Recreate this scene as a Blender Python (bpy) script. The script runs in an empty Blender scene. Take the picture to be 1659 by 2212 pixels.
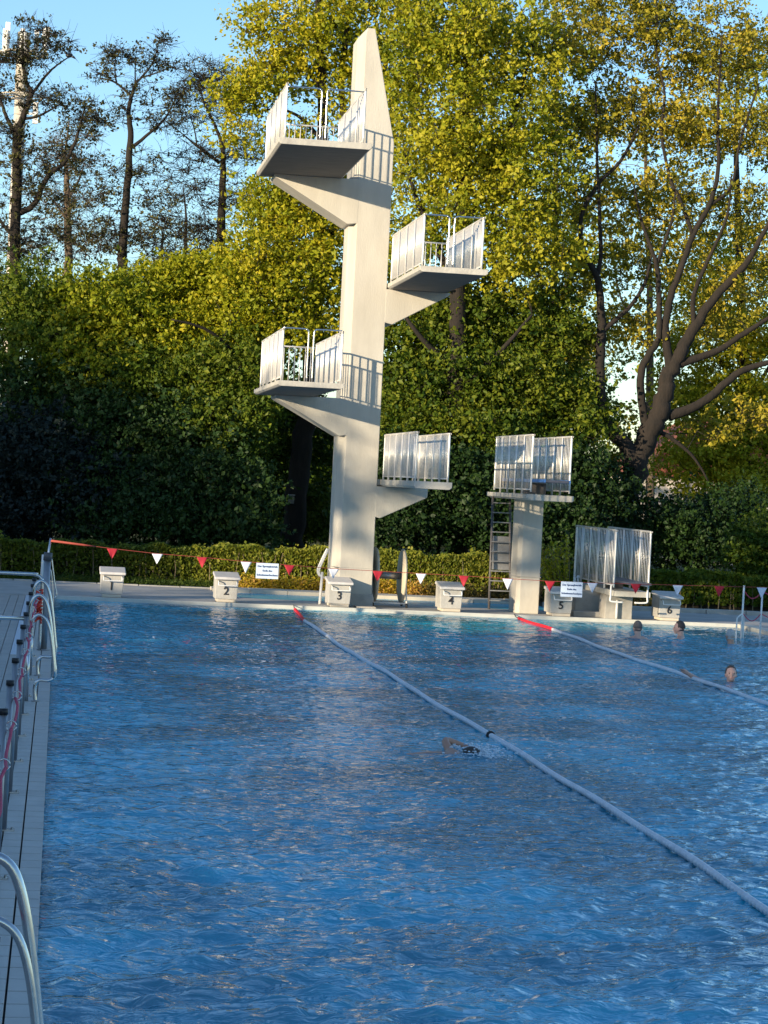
import bpy, math, random
import numpy as np
from mathutils import Vector, Matrix
random.seed(7); rng = np.random.default_rng(7)
S = bpy.context.scene
COL = S.collection
# ------------------------------------------------------------------ camera
FPX, CH = 4950.0, 2.83                       # focal length in px of a 1659 px wide picture, eye height
ROLL, YAW, PITCH = math.radians(2.85), math.radians(8.078), math.radians(-0.7425)
fw = Vector((math.sin(YAW)*math.cos(PITCH), math.cos(YAW)*math.cos(PITCH), math.sin(PITCH)))
ri0 = Vector((math.cos(YAW), -math.sin(YAW), 0)); up0 = ri0.cross(fw)
RI = ri0*math.cos(ROLL) + up0*math.sin(ROLL)
UP = up0*math.cos(ROLL) - ri0*math.sin(ROLL)
cd = bpy.data.cameras.new('camera'); cam = bpy.data.objects.new('camera', cd); COL.objects.link(cam)
cam.matrix_world = Matrix(((RI.x, UP.x, -fw.x, 0), (RI.y, UP.y, -fw.y, 0), (RI.z, UP.z, -fw.z, CH), (0, 0, 0, 1)))
cd.sensor_fit = 'HORIZONTAL'; cd.sensor_width = 36.0; cd.lens = 36.0*FPX/1659.0
cd.clip_start = 0.1; cd.clip_end = 2000
S.camera = cam
# ------------------------------------------------------------------ light
SUN_AZ, SUN_EL = math.radians(52), math.radians(9.6)      # from behind the camera, towards the left
w = bpy.data.worlds.new('World'); S.world = w; w.use_nodes = True
nt = w.node_tree; bg = nt.nodes['Background']
sky = nt.nodes.new('ShaderNodeTexSky'); sky.sky_type = 'NISHITA'; sky.sun_disc = False
sky.sun_elevation = SUN_EL; sky.sun_rotation = math.radians(180+52)
sky.altitude = 50; sky.air_density = 1.0; sky.dust_density = 0.3; sky.ozone_density = 3.2
nt.links.new(sky.outputs[0], bg.inputs[0]); bg.inputs[1].default_value = 0.138
ld = bpy.data.lights.new('sun', 'SUN'); sun = bpy.data.objects.new('sun', ld); COL.objects.link(sun)
ld.energy = 3.8; ld.angle = math.radians(0.5); ld.color = (1.0, 0.82, 0.57)
sdir = Vector((math.sin(SUN_AZ)*math.cos(SUN_EL), math.cos(SUN_AZ)*math.cos(SUN_EL), -math.sin(SUN_EL)))
sun.rotation_euler = sdir.to_track_quat('-Z', 'Y').to_euler(); sun.location = (-40, -30, 40)
S.view_settings.view_transform = 'Standard'; S.view_settings.look = 'None'
S.view_settings.exposure = 1.05; S.view_settings.gamma = 1.0
S.cycles.max_bounces = 8; S.cycles.transparent_max_bounces = 8

def at(px, py, Y):
    """world point on the sight line through picture point (px, py), at distance Y along the pool"""
    v = fw + RI*((px-829.5)/FPX) - UP*((py-1106.0)/FPX)
    return Vector((0, 0, CH)) + v*(Y/v.y)
# ------------------------------------------------------------------ materials
def mat(name, col, rough=0.6, metal=0.0, var=0.12, scale=6.0, bump=0.0, bscale=40.0, stretch=(1, 1, 1), spec=0.5, dark=None):
    m = bpy.data.materials.new(name); m.use_nodes = True
    t = m.node_tree; b = t.nodes['Principled BSDF']
    b.inputs['Roughness'].default_value = rough; b.inputs['Metallic'].default_value = metal
    b.inputs['Specular IOR Level'].default_value = spec
    tc = t.nodes.new('ShaderNodeTexCoord'); mp = t.nodes.new('ShaderNodeMapping'); mp.inputs['Scale'].default_value = stretch
    t.links.new(tc.outputs['Object'], mp.inputs[0])
    n = t.nodes.new('ShaderNodeTexNoise'); n.inputs['Scale'].default_value = scale; n.inputs['Detail'].default_value = 6
    n.inputs['Roughness'].default_value = 0.65
    t.links.new(mp.outputs[0], n.inputs['Vector'])
    r = t.nodes.new('ShaderNodeValToRGB'); r.color_ramp.elements[0].position = 0.3; r.color_ramp.elements[1].position = 0.7
    lo = dark if dark else tuple(c*(1-var) for c in col)
    hi = tuple(min(1, c*(1+var*0.6)) for c in col)
    r.color_ramp.elements[0].color = (*lo, 1); r.color_ramp.elements[1].color = (*hi, 1)
    t.links.new(n.outputs['Fac'], r.inputs[0]); t.links.new(r.outputs[0], b.inputs['Base Color'])
    if bump > 0:
        n2 = t.nodes.new('ShaderNodeTexNoise'); n2.inputs['Scale'].default_value = bscale; n2.inputs['Detail'].default_value = 4
        t.links.new(mp.outputs[0], n2.inputs['Vector'])
        bp = t.nodes.new('ShaderNodeBump'); bp.inputs['Strength'].default_value = bump; bp.inputs['Distance'].default_value = 0.02
        t.links.new(n2.outputs['Fac'], bp.inputs['Height']); t.links.new(bp.outputs[0], b.inputs['Normal'])
    return m

def leafmat(name, c0, c1, c2, trans=0.35):
    m = bpy.data.materials.new(name); m.use_nodes = True
    t = m.node_tree; t.nodes.clear()
    out = t.nodes.new('ShaderNodeOutputMaterial')
    a = t.nodes.new('ShaderNodeAttribute'); a.attribute_name = 'tone'
    r = t.nodes.new('ShaderNodeValToRGB'); e = r.color_ramp.elements
    e[0].position = 0.0; e[0].color = (*c0, 1); e[1].position = 1.0; e[1].color = (*c2, 1)
    k = e.new(0.5); k.color = (*c1, 1)
    t.links.new(a.outputs['Fac'], r.inputs[0])
    d = t.nodes.new('ShaderNodeBsdfPrincipled'); d.inputs['Roughness'].default_value = 0.55; d.inputs['Specular IOR Level'].default_value = 0.25
    tr = t.nodes.new('ShaderNodeBsdfTranslucent')
    t.links.new(r.outputs[0], d.inputs['Base Color']); t.links.new(r.outputs[0], tr.inputs[0])
    mx = t.nodes.new('ShaderNodeMixShader'); mx.inputs[0].default_value = trans
    t.links.new(d.outputs[0], mx.inputs[1]); t.links.new(tr.outputs[0], mx.inputs[2]); t.links.new(mx.outputs[0], out.inputs[0])
    return m

M = {}
M['tower'] = mat('pale_painted_concrete', (0.54, 0.51, 0.44), 0.75, var=0.10, scale=1.6, bump=0.25, bscale=30, stretch=(1.5, 1.5, 0.35), dark=(0.46, 0.43, 0.37))
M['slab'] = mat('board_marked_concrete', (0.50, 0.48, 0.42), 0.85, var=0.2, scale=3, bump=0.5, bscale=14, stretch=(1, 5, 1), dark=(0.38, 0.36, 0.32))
M['soffit_shade'] = mat('shade_darkened_soffit', (0.20, 0.18, 0.155), 0.9, var=0.25, scale=2.5, bump=0.5, bscale=10, stretch=(1, 5, 1))  # shade of the slab undersides put into the concrete colour
M['concrete'] = mat('grey_concrete', (0.42, 0.40, 0.36), 0.85, var=0.22, scale=3.0, bump=0.4, bscale=25)
M['deck'] = mat('washed_concrete_paving', (0.42, 0.41, 0.39), 0.8, var=0.22, scale=1.5, bump=0.3, bscale=30)
M['coping'] = mat('cream_coping_stone', (0.62, 0.55, 0.44), 0.7, var=0.15, scale=2.5)
M['edge'] = mat('pale_overflow_edge', (0.55, 0.55, 0.50), 0.5, var=0.1, scale=4)
M['block'] = mat('starting_block_concrete', (0.44, 0.43, 0.40), 0.7, var=0.16, scale=5, bump=0.3, bscale=40)
M['blocktop'] = mat('pale_block_top', (0.62, 0.60, 0.58), 0.45, var=0.14, scale=6)
M['white'] = mat('white_metal_paint', (0.80, 0.79, 0.76), 0.35, var=0.06)
M['bar'] = mat('brushed_steel_bar', (0.74, 0.72, 0.68), 0.38, metal=0.35, var=0.08, scale=12)
M['steel'] = mat('stainless_steel_tube', (0.62, 0.62, 0.62), 0.22, metal=1.0, var=0.12, scale=14)
M['dullsteel'] = mat('dull_steel_tube', (0.36, 0.36, 0.37), 0.42, metal=0.8, var=0.15, scale=9)
M['black'] = mat('black_plastic', (0.012, 0.012, 0.014), 0.45, var=0.2)
M['ink'] = mat('black_number_paint', (0.02, 0.02, 0.025), 0.6, var=0.2)
M['pink'] = mat('pink_red_rope', (0.55, 0.06, 0.12), 0.8, var=0.25, scale=30)
M['redrope'] = mat('bright_red_rope', (0.75, 0.06, 0.03), 0.7, var=0.25, scale=30)
M['orange'] = mat('orange_red_strap', (0.34, 0.06, 0.04), 0.7, var=0.2, scale=8)
M['redflag'] = mat('red_pennant_cloth', (0.40, 0.012, 0.03), 0.7, var=0.15, scale=8)
M['whiteflag'] = mat('white_pennant_cloth', (0.70, 0.74, 0.82), 0.7, var=0.06, scale=8)
M['redfloat'] = mat('red_float', (0.80, 0.02, 0.04), 0.35, var=0.2, scale=9)
M['whitefloat'] = mat('white_float', (0.78, 0.79, 0.82), 0.35, var=0.12, scale=5)
M['sign'] = mat('white_laminated_sheet', (0.62, 0.74, 0.90), 0.4, var=0.04)
M['signink'] = mat('dark_print', (0.05, 0.09, 0.22), 0.6, var=0.1)
M['cream'] = mat('cream_painted_wood', (0.55, 0.49, 0.38), 0.6, var=0.15, scale=7)
M['ladder'] = mat('dark_steel_ladder', (0.15, 0.14, 0.14), 0.55, metal=0.5, var=0.2, scale=9)
M['tread'] = mat('ladder_tread', (0.34, 0.34, 0.34), 0.5, metal=0.5, var=0.2, scale=9)
M['board'] = mat('dark_springboard', (0.05, 0.06, 0.09), 0.5, var=0.2)
M['boardblue'] = mat('blue_springboard_edge', (0.05, 0.16, 0.45), 0.4, var=0.1)
M['bark'] = mat('dark_furrowed_bark', (0.022, 0.016, 0.012), 0.95, var=0.5, scale=7, bump=0.9, bscale=18, stretch=(1, 1, 0.3), dark=(0.012, 0.010, 0.008))
M['palebark'] = mat('pale_flaking_bark', (0.15, 0.11, 0.075), 0.95, var=0.5, scale=6, bump=0.9, bscale=16, stretch=(1, 1, 0.35), dark=(0.05, 0.038, 0.03))
M['stem'] = mat('pale_hedge_stems', (0.22, 0.17, 0.10), 0.9, var=0.3)
M['soil'] = mat('dark_soil', (0.035, 0.03, 0.02), 1.0, var=0.4, scale=2)
M['lawn'] = mat('lawn_ground', (0.045, 0.07, 0.018), 1.0, var=0.4, scale=3)
M['skin'] = mat('skin', (0.64, 0.38, 0.29), 0.45, var=0.08, scale=9)
M['tanskin'] = mat('tanned_skin', (0.52, 0.27, 0.18), 0.45, var=0.1, scale=9)
M['hairdark'] = mat('dark_hair', (0.055, 0.045, 0.038), 0.6, var=0.4, scale=40, bump=0.6, bscale=60)
M['hairgrey'] = mat('grey_hair', (0.30, 0.29, 0.28), 0.7, var=0.4, scale=40, bump=0.6, bscale=60)
M['hairwhite'] = mat('white_hair', (0.55, 0.53, 0.50), 0.7, var=0.4, scale=40, bump=0.6, bscale=60)
M['hairmid'] = mat('dark_grey_hair', (0.13, 0.115, 0.105), 0.6, var=0.4, scale=40, bump=0.6, bscale=60)
M['eye'] = mat('eye_dark', (0.02, 0.015, 0.012), 0.3)
M['foam'] = mat('white_foam', (0.75, 0.82, 0.88), 0.6, var=0.1)
M['tile'] = mat('grey_edge_tile', (0.50, 0.47, 0.43), 0.45, var=0.14, scale=2.2, bump=0.12, bscale=60)
M['joint'] = mat('dark_joint', (0.05, 0.055, 0.065), 0.9)
M['slabgrey'] = mat('grey_paving_slab', (0.42, 0.40, 0.37), 0.75, var=0.16, scale=2.2, bump=0.2, bscale=40)
M['whitestrip'] = mat('white_gutter_strip', (0.62, 0.66, 0.72), 0.5, var=0.06)
M['housewall'] = mat('pale_render', (0.62, 0.56, 0.50), 0.9, var=0.08)
M['roof'] = mat('red_roof_tiles', (0.30, 0.09, 0.05), 0.9, var=0.25, scale=8)
M['glass'] = mat('dark_window_glass', (0.03, 0.04, 0.05), 0.1, var=0.1)
M['mast'] = mat('pale_mast_paint', (0.55, 0.50, 0.42), 0.6, var=0.1)
M['dirtbox'] = mat('weathered_box_wood', (0.22, 0.20, 0.17), 0.9, var=0.3, scale=8)
L = {}
L['maple'] = leafmat('young_maple_leaf', (0.070, 0.105, 0.005), (0.22, 0.26, 0.010), (0.44, 0.40, 0.025))
L['gold'] = leafmat('golden_green_leaf', (0.090, 0.13, 0.006), (0.29, 0.31, 0.010), (0.52, 0.44, 0.025))
L['oak'] = leafmat('yellow_brown_young_leaf', (0.080, 0.095, 0.008), (0.27, 0.255, 0.018), (0.50, 0.39, 0.040))
L['alder'] = leafmat('dull_olive_leaf', (0.030, 0.034, 0.012), (0.075, 0.075, 0.022), (0.15, 0.13, 0.035))
L['green'] = leafmat('mid_green_leaf', (0.024, 0.060, 0.006), (0.085, 0.135, 0.010), (0.21, 0.235, 0.018))
L['dark'] = leafmat('dark_green_leaf', (0.009, 0.026, 0.005), (0.022, 0.052, 0.010), (0.048, 0.090, 0.015), 0.15)
L['yew'] = leafmat('blackish_needle', (0.004, 0.009, 0.008), (0.009, 0.018, 0.015), (0.018, 0.032, 0.024), 0.05)
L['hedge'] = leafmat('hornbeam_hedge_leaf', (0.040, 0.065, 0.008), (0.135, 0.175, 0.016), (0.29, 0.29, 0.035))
L['yellow'] = leafmat('bright_yellow_leaf', (0.22, 0.20, 0.01), (0.50, 0.36, 0.02), (0.62, 0.36, 0.10))
L['brown'] = leafmat('brownish_green_leaf', (0.05, 0.045, 0.012), (0.12, 0.10, 0.025), (0.24, 0.17, 0.05))
L['grass'] = leafmat('grass_blade', (0.02, 0.045, 0.004), (0.05, 0.09, 0.010), (0.12, 0.15, 0.02))

# ------------------------------------------------------------------ mesh helpers
class MB:
    def __init__(s): s.v = []; s.f = []
    def box(s, x0, x1, y0, y1, z0, z1):
        return s.hexa([(x0,y0,z0),(x1,y0,z0),(x1,y1,z0),(x0,y1,z0),(x0,y0,z1),(x1,y0,z1),(x1,y1,z1),(x0,y1,z1)])
    def hexa(s, p):
        n = len(s.v); s.v += [tuple(q) for q in p]
        for f in ((0,3,2,1),(4,5,6,7),(0,1,5,4),(1,2,6,5),(2,3,7,6),(3,0,4,7)): s.f.append(tuple(n+i for i in f))
        return s
    def prism(s, pts, y0, y1):
        """outline in x-z (counter-clockwise from the front) pushed from y0 to y1"""
        n = len(s.v); k = len(pts)
        s.v += [(x, y0, z) for x, z in pts] + [(x, y1, z) for x, z in pts]
        s.f.append(tuple(n+i for i in range(k))); s.f.append(tuple(n+k+i for i in reversed(range(k))))
        for i in range(k):
            j = (i+1) % k; s.f.append((n+i, n+k+i, n+k+j, n+j))
        return s
    def tube(s, pts, r, seg=8, close=False):
        P = [Vector(p) for p in pts]; n = len(P)
        R = r if isinstance(r, (list, tuple)) else [r]*n
        if n < 2: return s
        prev = None; base = len(s.v)
        for i, p in enumerate(P):
            t = (P[min(i+1, n-1)] - P[max(i-1, 0)])
            if t.length < 1e-9: t = Vector((0, 0, 1))
            t.normalize()
            a = prev - t*prev.dot(t) if prev is not None else (Vector((0, 0, 1)).cross(t) if abs(t.z) < 0.95 else Vector((1, 0, 0)).cross(t))
            if a.length < 1e-6: a = Vector((1, 0, 0)).cross(t)
            a.normalize(); b = t.cross(a); prev = a
            for k in range(seg):
                an = 2*math.pi*k/seg
                s.v.append(tuple(p + (a*math.cos(an) + b*math.sin(an))*R[i]))
        for i in range(n-1):
            for k in range(seg):
                k2 = (k+1) % seg
                s.f.append((base+i*seg+k, base+i*seg+k2, base+(i+1)*seg+k2, base+(i+1)*seg+k))
        s.f.append(tuple(base+k for k in reversed(range(seg)))); s.f.append(tuple(base+(n-1)*seg+k for k in range(seg)))
        return s
    def ell(s, c, r, nu=12, nv=8, fn=None):
        base = len(s.v)
        for i in range(nv+1):
            th = math.pi*i/nv
            for j in range(nu):
                ph = 2*math.pi*j/nu
                d = Vector((math.sin(th)*math.cos(ph), math.sin(th)*math.sin(ph), math.cos(th)))
                k = fn(d) if fn else 1.0
                s.v.append((c[0]+d.x*r[0]*k, c[1]+d.y*r[1]*k, c[2]+d.z*r[2]*k))
        for i in range(nv):
            for j in range(nu):
                j2 = (j+1) % nu
                s.f.append((base+i*nu+j, base+(i+1)*nu+j, base+(i+1)*nu+j2, base+i*nu+j2))
        return s
def link(name, me, m, parent=None, smooth=False, bevel=0.0):
    o = bpy.data.objects.new(name, me); COL.objects.link(o)
    if m: me.materials.append(m)
    if parent: o.parent = parent; o.matrix_parent_inverse = Matrix.Translation(-parent.location)
    if smooth: me.polygons.foreach_set('use_smooth', [True]*len(me.polygons))
    if bevel > 0:
        b = o.modifiers.new('bevel', 'BEVEL'); b.width = bevel; b.segments = 2; b.limit_method = 'ANGLE'
    return o
def obj(name, mb, m, parent=None, smooth=False, bevel=0.0):
    me = bpy.data.meshes.new(name); me.from_pydata(mb.v, [], mb.f); me.validate(); me.update()
    return link(name, me, m, parent, smooth, bevel)
def thing(name, label, cat, loc, group=None):
    o = bpy.data.objects.new(name, None); COL.objects.link(o); o.location = loc; o.empty_display_size = 0.2
    return tag(o, label, cat, group)
def tag(o, label=None, cat=None, group=None, kind=None):
    if label: o['label'] = label
    if cat: o['category'] = cat
    if group: o['group'] = group
    if kind: o['kind'] = kind
    return o
def struct(name, mb, m): return tag(obj(name, mb, m), kind='structure')
def smoothpath(pts, k=6):
    P = [Vector(p) for p in pts]; out = []
    for i in range(len(P)-1):
        p0 = P[max(i-1, 0)]; p1 = P[i]; p2 = P[i+1]; p3 = P[min(i+2, len(P)-1)]
        for j in range(k):
            t = j/k
            out.append(0.5*((2*p1)+(p2-p0)*t+(2*p0-5*p1+4*p2-p3)*t*t+(3*p1-p0-3*p2+p3)*t**3))
    out.append(P[-1]); return out
def text_mesh(name, txt, size, loc, m, parent, rot=(math.pi/2, 0, 0), bold=0.0):
    c = bpy.data.curves.new(name, 'FONT'); c.body = txt; c.size = size; c.align_x = 'CENTER'; c.align_y = 'CENTER'
    c.extrude = 0.003; c.offset = bold; c.resolution_u = 3
    o = bpy.data.objects.new('tmp', c); COL.objects.link(o)
    me = bpy.data.meshes.new_from_object(o.evaluated_get(bpy.context.evaluated_depsgraph_get()))
    bpy.data.objects.remove(o)
    r = Matrix.Translation(Vector(loc)) @ Matrix.Rotation(rot[2], 4, 'Z') @ Matrix.Rotation(rot[0], 4, 'X')
    me.transform(r); return link(name, me, m, parent)

# ------------------------------------------------------------------ ground, decks, water
POOL_Y1, POOL_X1 = 49.4, 15.1
g = MB(); g.box(-140, 160, 55.9, 420, -0.6, -0.012); g.box(-140, -14, -60, 55.9, -0.6, -0.012); g.box(26, 160, -60, 55.9, -0.6, -0.012); g.box(-14, 26, -60, -8, -0.6, -0.012)
struct('ground', g, M['lawn'])
# pool deck (left side): narrow edge tiles with open joints on a dark bed, then slabs
d = MB(); d.box(-14, -0.012, -8, POOL_Y1, -0.5, 0.0); struct('deck_bed', d, M['joint'])
d = MB(); y = -2.0; k = 0
while y < POOL_Y1-0.3:
    for a, b in ((-0.146, -0.0), (-0.292, -0.158)):
        d.box(a, b, y+0.008, y+0.282, -0.10, 0.048+random.uniform(-0.001, 0.001))
    y += 0.29; k += 1
for a, b in ((-0.49, -0.304),):
    y = -2.0
    while y < POOL_Y1-0.3:
        d.box(a, b, y+0.004, y+0.574, -0.1, 0.046+random.uniform(-0.001, 0.001)); y += 0.58
tag(obj('edge_tiles', d, M['tile'], bevel=0.003), kind='structure')
d = MB(); d.box(-0.60, -0.495, 33.9, 49.35, -0.1, 0.05); struct('gutter_strip', d, M['whitestrip'])
d = MB()
for a, b, st in ((-0.745, -0.61, 4.2), (-0.915, -0.755, 6.1), (-1.4, -0.925, 2.4), (-1.9, -1.41, 2.4), (-3.2, -1.91, 2.4), (-14, -3.21, 4.8)):
    y = -7.0+random.random()
    while y < 49.3:
        y2 = min(y+st, 49.35); d.box(a, b, y+0.006, y2-0.006, -0.1, 0.046+random.uniform(-0.0015, 0.0015)); y = y2
y = -7
while y < 33.8:
    d.box(-0.60, -0.495, y+0.005, min(y+0.575, 33.88), -0.1, 0.045); y += 0.58
tag(obj('paving_slabs', d, M['slabgrey']), kind='structure')
# far deck with the small diving basin let into it
d = MB()
d.box(-14, 26, POOL_Y1+0.10, 51.9, -0.5, 0.046)
d.box(-14, 3.7, 51.9, 55.5, -0.5, 0.046); d.box(11.6, 26, 51.9, 53.7, -0.5, 0.046)
tag(obj('far_deck', d, M['deck']), kind='structure')
d = MB(); d.box(-0.0, POOL_X1, POOL_Y1, POOL_Y1+0.096, -0.5, 0.066); d.box(POOL_X1, POOL_X1+0.3, -8, POOL_Y1+0.096, -0.5, 0.066)
tag(obj('pool_edge', d, M['edge'], bevel=0.01), kind='structure')
d = MB(); d.box(POOL_X1+0.304, 26, -8, POOL_Y1+0.096, -0.5, 0.05); struct('right_deck', d, M['deck'])
d = MB()
x = 3.7
while x < 11.6:
    d.box(x+0.004, min(x+0.9, 11.6)-0.004, 54.35, 55.3, -0.4, 0.12+random.uniform(-0.004, 0.004)); x += 0.9
tag(obj('basin_coping', d, M['coping'], bevel=0.012), kind='structure')
d = MB(); d.box(3.7, 11.6, 51.904, 54.346, -0.4, 0.035)
m = mat('basin_water', (0.10, 0.46, 0.62), 0.25, var=0.1, scale=2, bump=0.3, bscale=6, spec=0.15); struct('basin_water', d, m)
d = MB(); x = 11.6
while x < 26:
    d.box(x+0.01, x+0.99, 53.7, 53.95, -0.4, 0.15+random.uniform(-0.006, 0.006)); x += 1.0
x = -14
while x < 3.7:
    d.box(x+0.01, x+0.99, 55.5, 55.7, -0.4, 0.07+random.uniform(-0.006, 0.006)); x += 1.0
tag(obj('kerb', d, M['concrete'], bevel=0.012), kind='structure')
d = MB(); d.box(3.7, 11.6, 55.3, 56.6, -0.4, 0.02); d.box(11.6, 26, 53.95, 56.6, -0.4, 0.02); d.box(-14, 3.7, 55.7, 56.6, -0.4, 0.02); struct('planting_bed', d, M['soil'])

# water: a real rippled sheet, finer ripples from a bump
def water():
    xs = np.arange(0.0, POOL_X1+0.001, 0.0400); ys = np.concatenate([np.arange(-8.0, 9.0, 0.25), np.arange(9.0, 22.0, 0.030), np.arange(22.0, 34.0, 0.038), np.arange(34.0, POOL_Y1+0.001, 0.05)])
    X, Y = np.meshgrid(xs, ys)
    H = np.zeros_like(X); r = np.random.default_rng(3)
    comps = []
    for lam, amp, n in ((3.2, 0.007, 6), (1.5, 0.006, 9), (0.75, 0.0060, 14), (0.40, 0.0062, 26), (0.25, 0.0044, 26), (0.16, 0.0020, 20)):
        for _ in range(n):
            th = r.normal(math.pi/2*1.05, 0.60); l = lam*r.uniform(0.75, 1.35); kx = 2*math.pi/l*math.cos(th); ky = 2*math.pi/l*math.sin(th)
            comps.append((kx, ky, amp*r.uniform(0.4, 1.1)/math.sqrt(n)*2.0, r.uniform(0, 6.28)))
    for kx, ky, a, ph in comps:
        u = kx*X+ky*Y+ph+0.6*np.sin(0.35*X+0.21*Y+ph)
        H += a*(np.sin(u)+0.25*np.sin(2*u+0.8))
    # calm and rough patches
    env = 0.72+0.28*np.sin(0.22*X+0.9+0.5*np.sin(0.13*Y))*np.sin(0.17*Y+0.4*np.sin(0.3*X))
    env = env*(0.34+0.72*np.clip((45-Y)/28, 0, 1))
    H *= env*1.4
    for cx, cy in ((4.28, 23.85), (10.47, 34.5), (11.42, 43.9), (12.42, 44.6), (13.1, 43.4)):
        rr = np.hypot(X-cx, (Y-cy)); H += 0.016*np.exp(-rr/0.9)*np.sin(rr*11)
    edge = np.minimum(np.minimum(X, POOL_X1-X)/0.15, (POOL_Y1-Y)/0.15); H *= np.clip(edge, 0.15, 1)
    H -= 0.012
    ny, nx = X.shape; v = np.stack([X, Y, H], -1).reshape(-1, 3)
    i = np.arange((ny-1)*(nx-1)); a = (i//(nx-1))*nx+i % (nx-1)
    f = np.stack([a, a+1, a+nx+1, a+nx], 1)
    me = bpy.data.meshes.new('pool_water'); me.vertices.add(len(v)); me.vertices.foreach_set('co', v.astype('f').ravel())
    me.loops.add(f.size); me.loops.foreach_set('vertex_index', f.astype('i').ravel())
    me.polygons.add(len(f)); me.polygons.foreach_set('loop_start', np.arange(0, f.size, 4, dtype='i')); me.polygons.foreach_set('use_smooth', np.ones(len(f), bool))
    me.update(calc_edges=True)
    m = bpy.data.materials.new('pool_water'); m.use_nodes = True; t = m.node_tree; b = t.nodes['Principled BSDF']
    b.inputs['Roughness'].default_value = 0.03; b.inputs['IOR'].default_value = 2.5; b.inputs['Specular IOR Level'].default_value = 0.5
    tc = t.nodes.new('ShaderNodeTexCoord')
    n0 = t.nodes.new('ShaderNodeTexNoise'); n0.inputs['Scale'].default_value = 0.35; n0.inputs['Detail'].default_value = 3
    t.links.new(tc.outputs['Object'], n0.inputs['Vector'])
    r0 = t.nodes.new('ShaderNodeValToRGB'); r0.color_ramp.elements[0].position = 0.42; r0.color_ramp.elements[1].position = 0.58
    r0.color_ramp.elements[0].color = (0.003, 0.20, 0.31, 1); r0.color_ramp.elements[1].color = (0.010, 0.42, 0.62, 1)
    t.links.new(n0.outputs['Fac'], r0.inputs[0]); t.links.new(r0.outputs[0], b.inputs['Base Color'])
    mp = t.nodes.new('ShaderNodeMapping'); mp.inputs['Scale'].default_value = (4.0, 11.0, 1.0); t.links.new(tc.outputs['Object'], mp.inputs[0])
    n1 = t.nodes.new('ShaderNodeTexNoise'); n1.inputs['Scale'].default_value = 1.0; n1.inputs['Detail'].default_value = 3.5; n1.inputs['Distortion'].default_value = 0.8
    t.links.new(mp.outputs[0], n1.inputs['Vector'])
    bp = t.nodes.new('ShaderNodeBump'); bp.inputs['Strength'].default_value = 1.0; bp.inputs['Distance'].default_value = 0.055
    t.links.new(n1.outputs['Fac'], bp.inputs['Height']); t.links.new(bp.outputs[0], b.inputs['Normal'])
    tag(link('pool_water', me, m), kind='structure')
water()
d = MB(); d.box(-0.012, 0.0, -8, POOL_Y1, -1.8, 0.044); tag(obj('pool_wall_tiles', d, mat('blue_pool_tile', (0.10, 0.35, 0.50), 0.3, var=0.1)), kind='structure')

# ------------------------------------------------------------------ railings
def railing(parent, x, y0, y1, z, h=1.12, foot=True, post=1.0, rad=0.0135, name='side_railing', low=0.07):
    q = MB()
    q.tube(smoothpath([(x, y0, z), (x, y0, z+h*0.5), (x, y0, z+h-0.07), (x, y0+0.02, z+h-0.02), (x, y0+0.07, z+h), (x, (y0+y1)/2, z+h), (x, y1-0.07, z+h), (x, y1-0.02, z+h-0.02), (x, y1, z+h-0.07), (x, y1, z+h*0.5), (x, y1, z)], 3), 0.021)
    q.tube([(x, y0, z+low), (x, y1, z+low)], 0.014)
    n = int(round((y1-y0)/post))
    for i in range(1, n):
        yy = y0+(y1-y0)*i/n; q.tube([(x-0.02, yy, z-0.05), (x-0.02, yy, z+h)], 0.022)
    n = int(round((y1-y0)/0.137))
    for i in range(1, n):
        yy = y0+(y1-y0)*i/n; q.tube([(x, yy, z+low), (x, yy, z+h)], rad, 6)
    return obj(name, q, M['bar'], parent, True)
def platform(tower, x0, x1, y0, y1, zt, th, rl, rr, h=1.12, rod=True, endrail=True):
    s = MB()
    c = 0.05; ye = min(y1-0.25, 50.12)
    s.prism([(x0, zt), (x0, zt-th*0.72), (x0+c, zt-th), (x1-c, zt-th), (x1, zt-th*0.72), (x1, zt)], y0, y1)
    p = obj('platform', s, M['slab'], tower, bevel=0.008)
    sf = MB(); sf.box(x0+c+0.01, x1-c-0.01, y0+0.03, y1-0.03, zt-th-0.004, zt-th+0.02)  # thin dark sheet, its colour stands in for shade under the slab
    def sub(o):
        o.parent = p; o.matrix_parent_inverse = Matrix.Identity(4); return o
    sub(obj('soffit_shade', sf, M['soffit_shade'], tower))
    for xx in (rl, rr):
        sub(railing(tower, xx, y0+0.12, ye, zt, h, rad=0.0135 if zt > 4 else 0.009))
    if endrail:
        q = MB(); q.tube([(rl, ye, zt+0.95), (rr, ye, zt+0.95)], 0.018)
        n = int(round((rr-rl)/0.125))
        for i in range(1, n):
            xx = rl+(rr-rl)*i/n; q.tube([(xx, ye, zt), (xx, ye, zt+0.95)], 0.0115, 6)
        sub(obj('end_railing', q, M['bar'], tower, True))
    if rod:
        q = MB(); xm = (rl+rr)/2-0.02; yy = y0+0.25
        for a, b in ((rl, xm-0.055), (rr, xm+0.055)):
            sg = 1 if b > a else -1
            q.tube(smoothpath([(a, yy, zt+1.06), (b-sg*0.10, yy, zt+1.06), (b-sg*0.03, yy, zt+1.04), (b, yy, zt+0.97), (b, yy, zt+0.5), (b, yy, zt)], 4), 0.016)
        
        sub(obj('entry_handrail', q, M['steel'], tower, True))
    return p
# ------------------------------------------------------------------ diving tower
T = thing('diving_tower', 'tall pale concrete diving tower with four railed platforms and tapering top', 'diving tower', (6.5, 50.7, 0.046))
X0, X1, YF, YB = 6.06, 6.94, 50.2, 51.3
s = MB()
pr = [(X1, 0.046), (X1, 10.35), (6.40, 12.80), (6.22, 12.80), (6.04, 12.62), (X0, 10.3), (X0, 0.046)]
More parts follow.
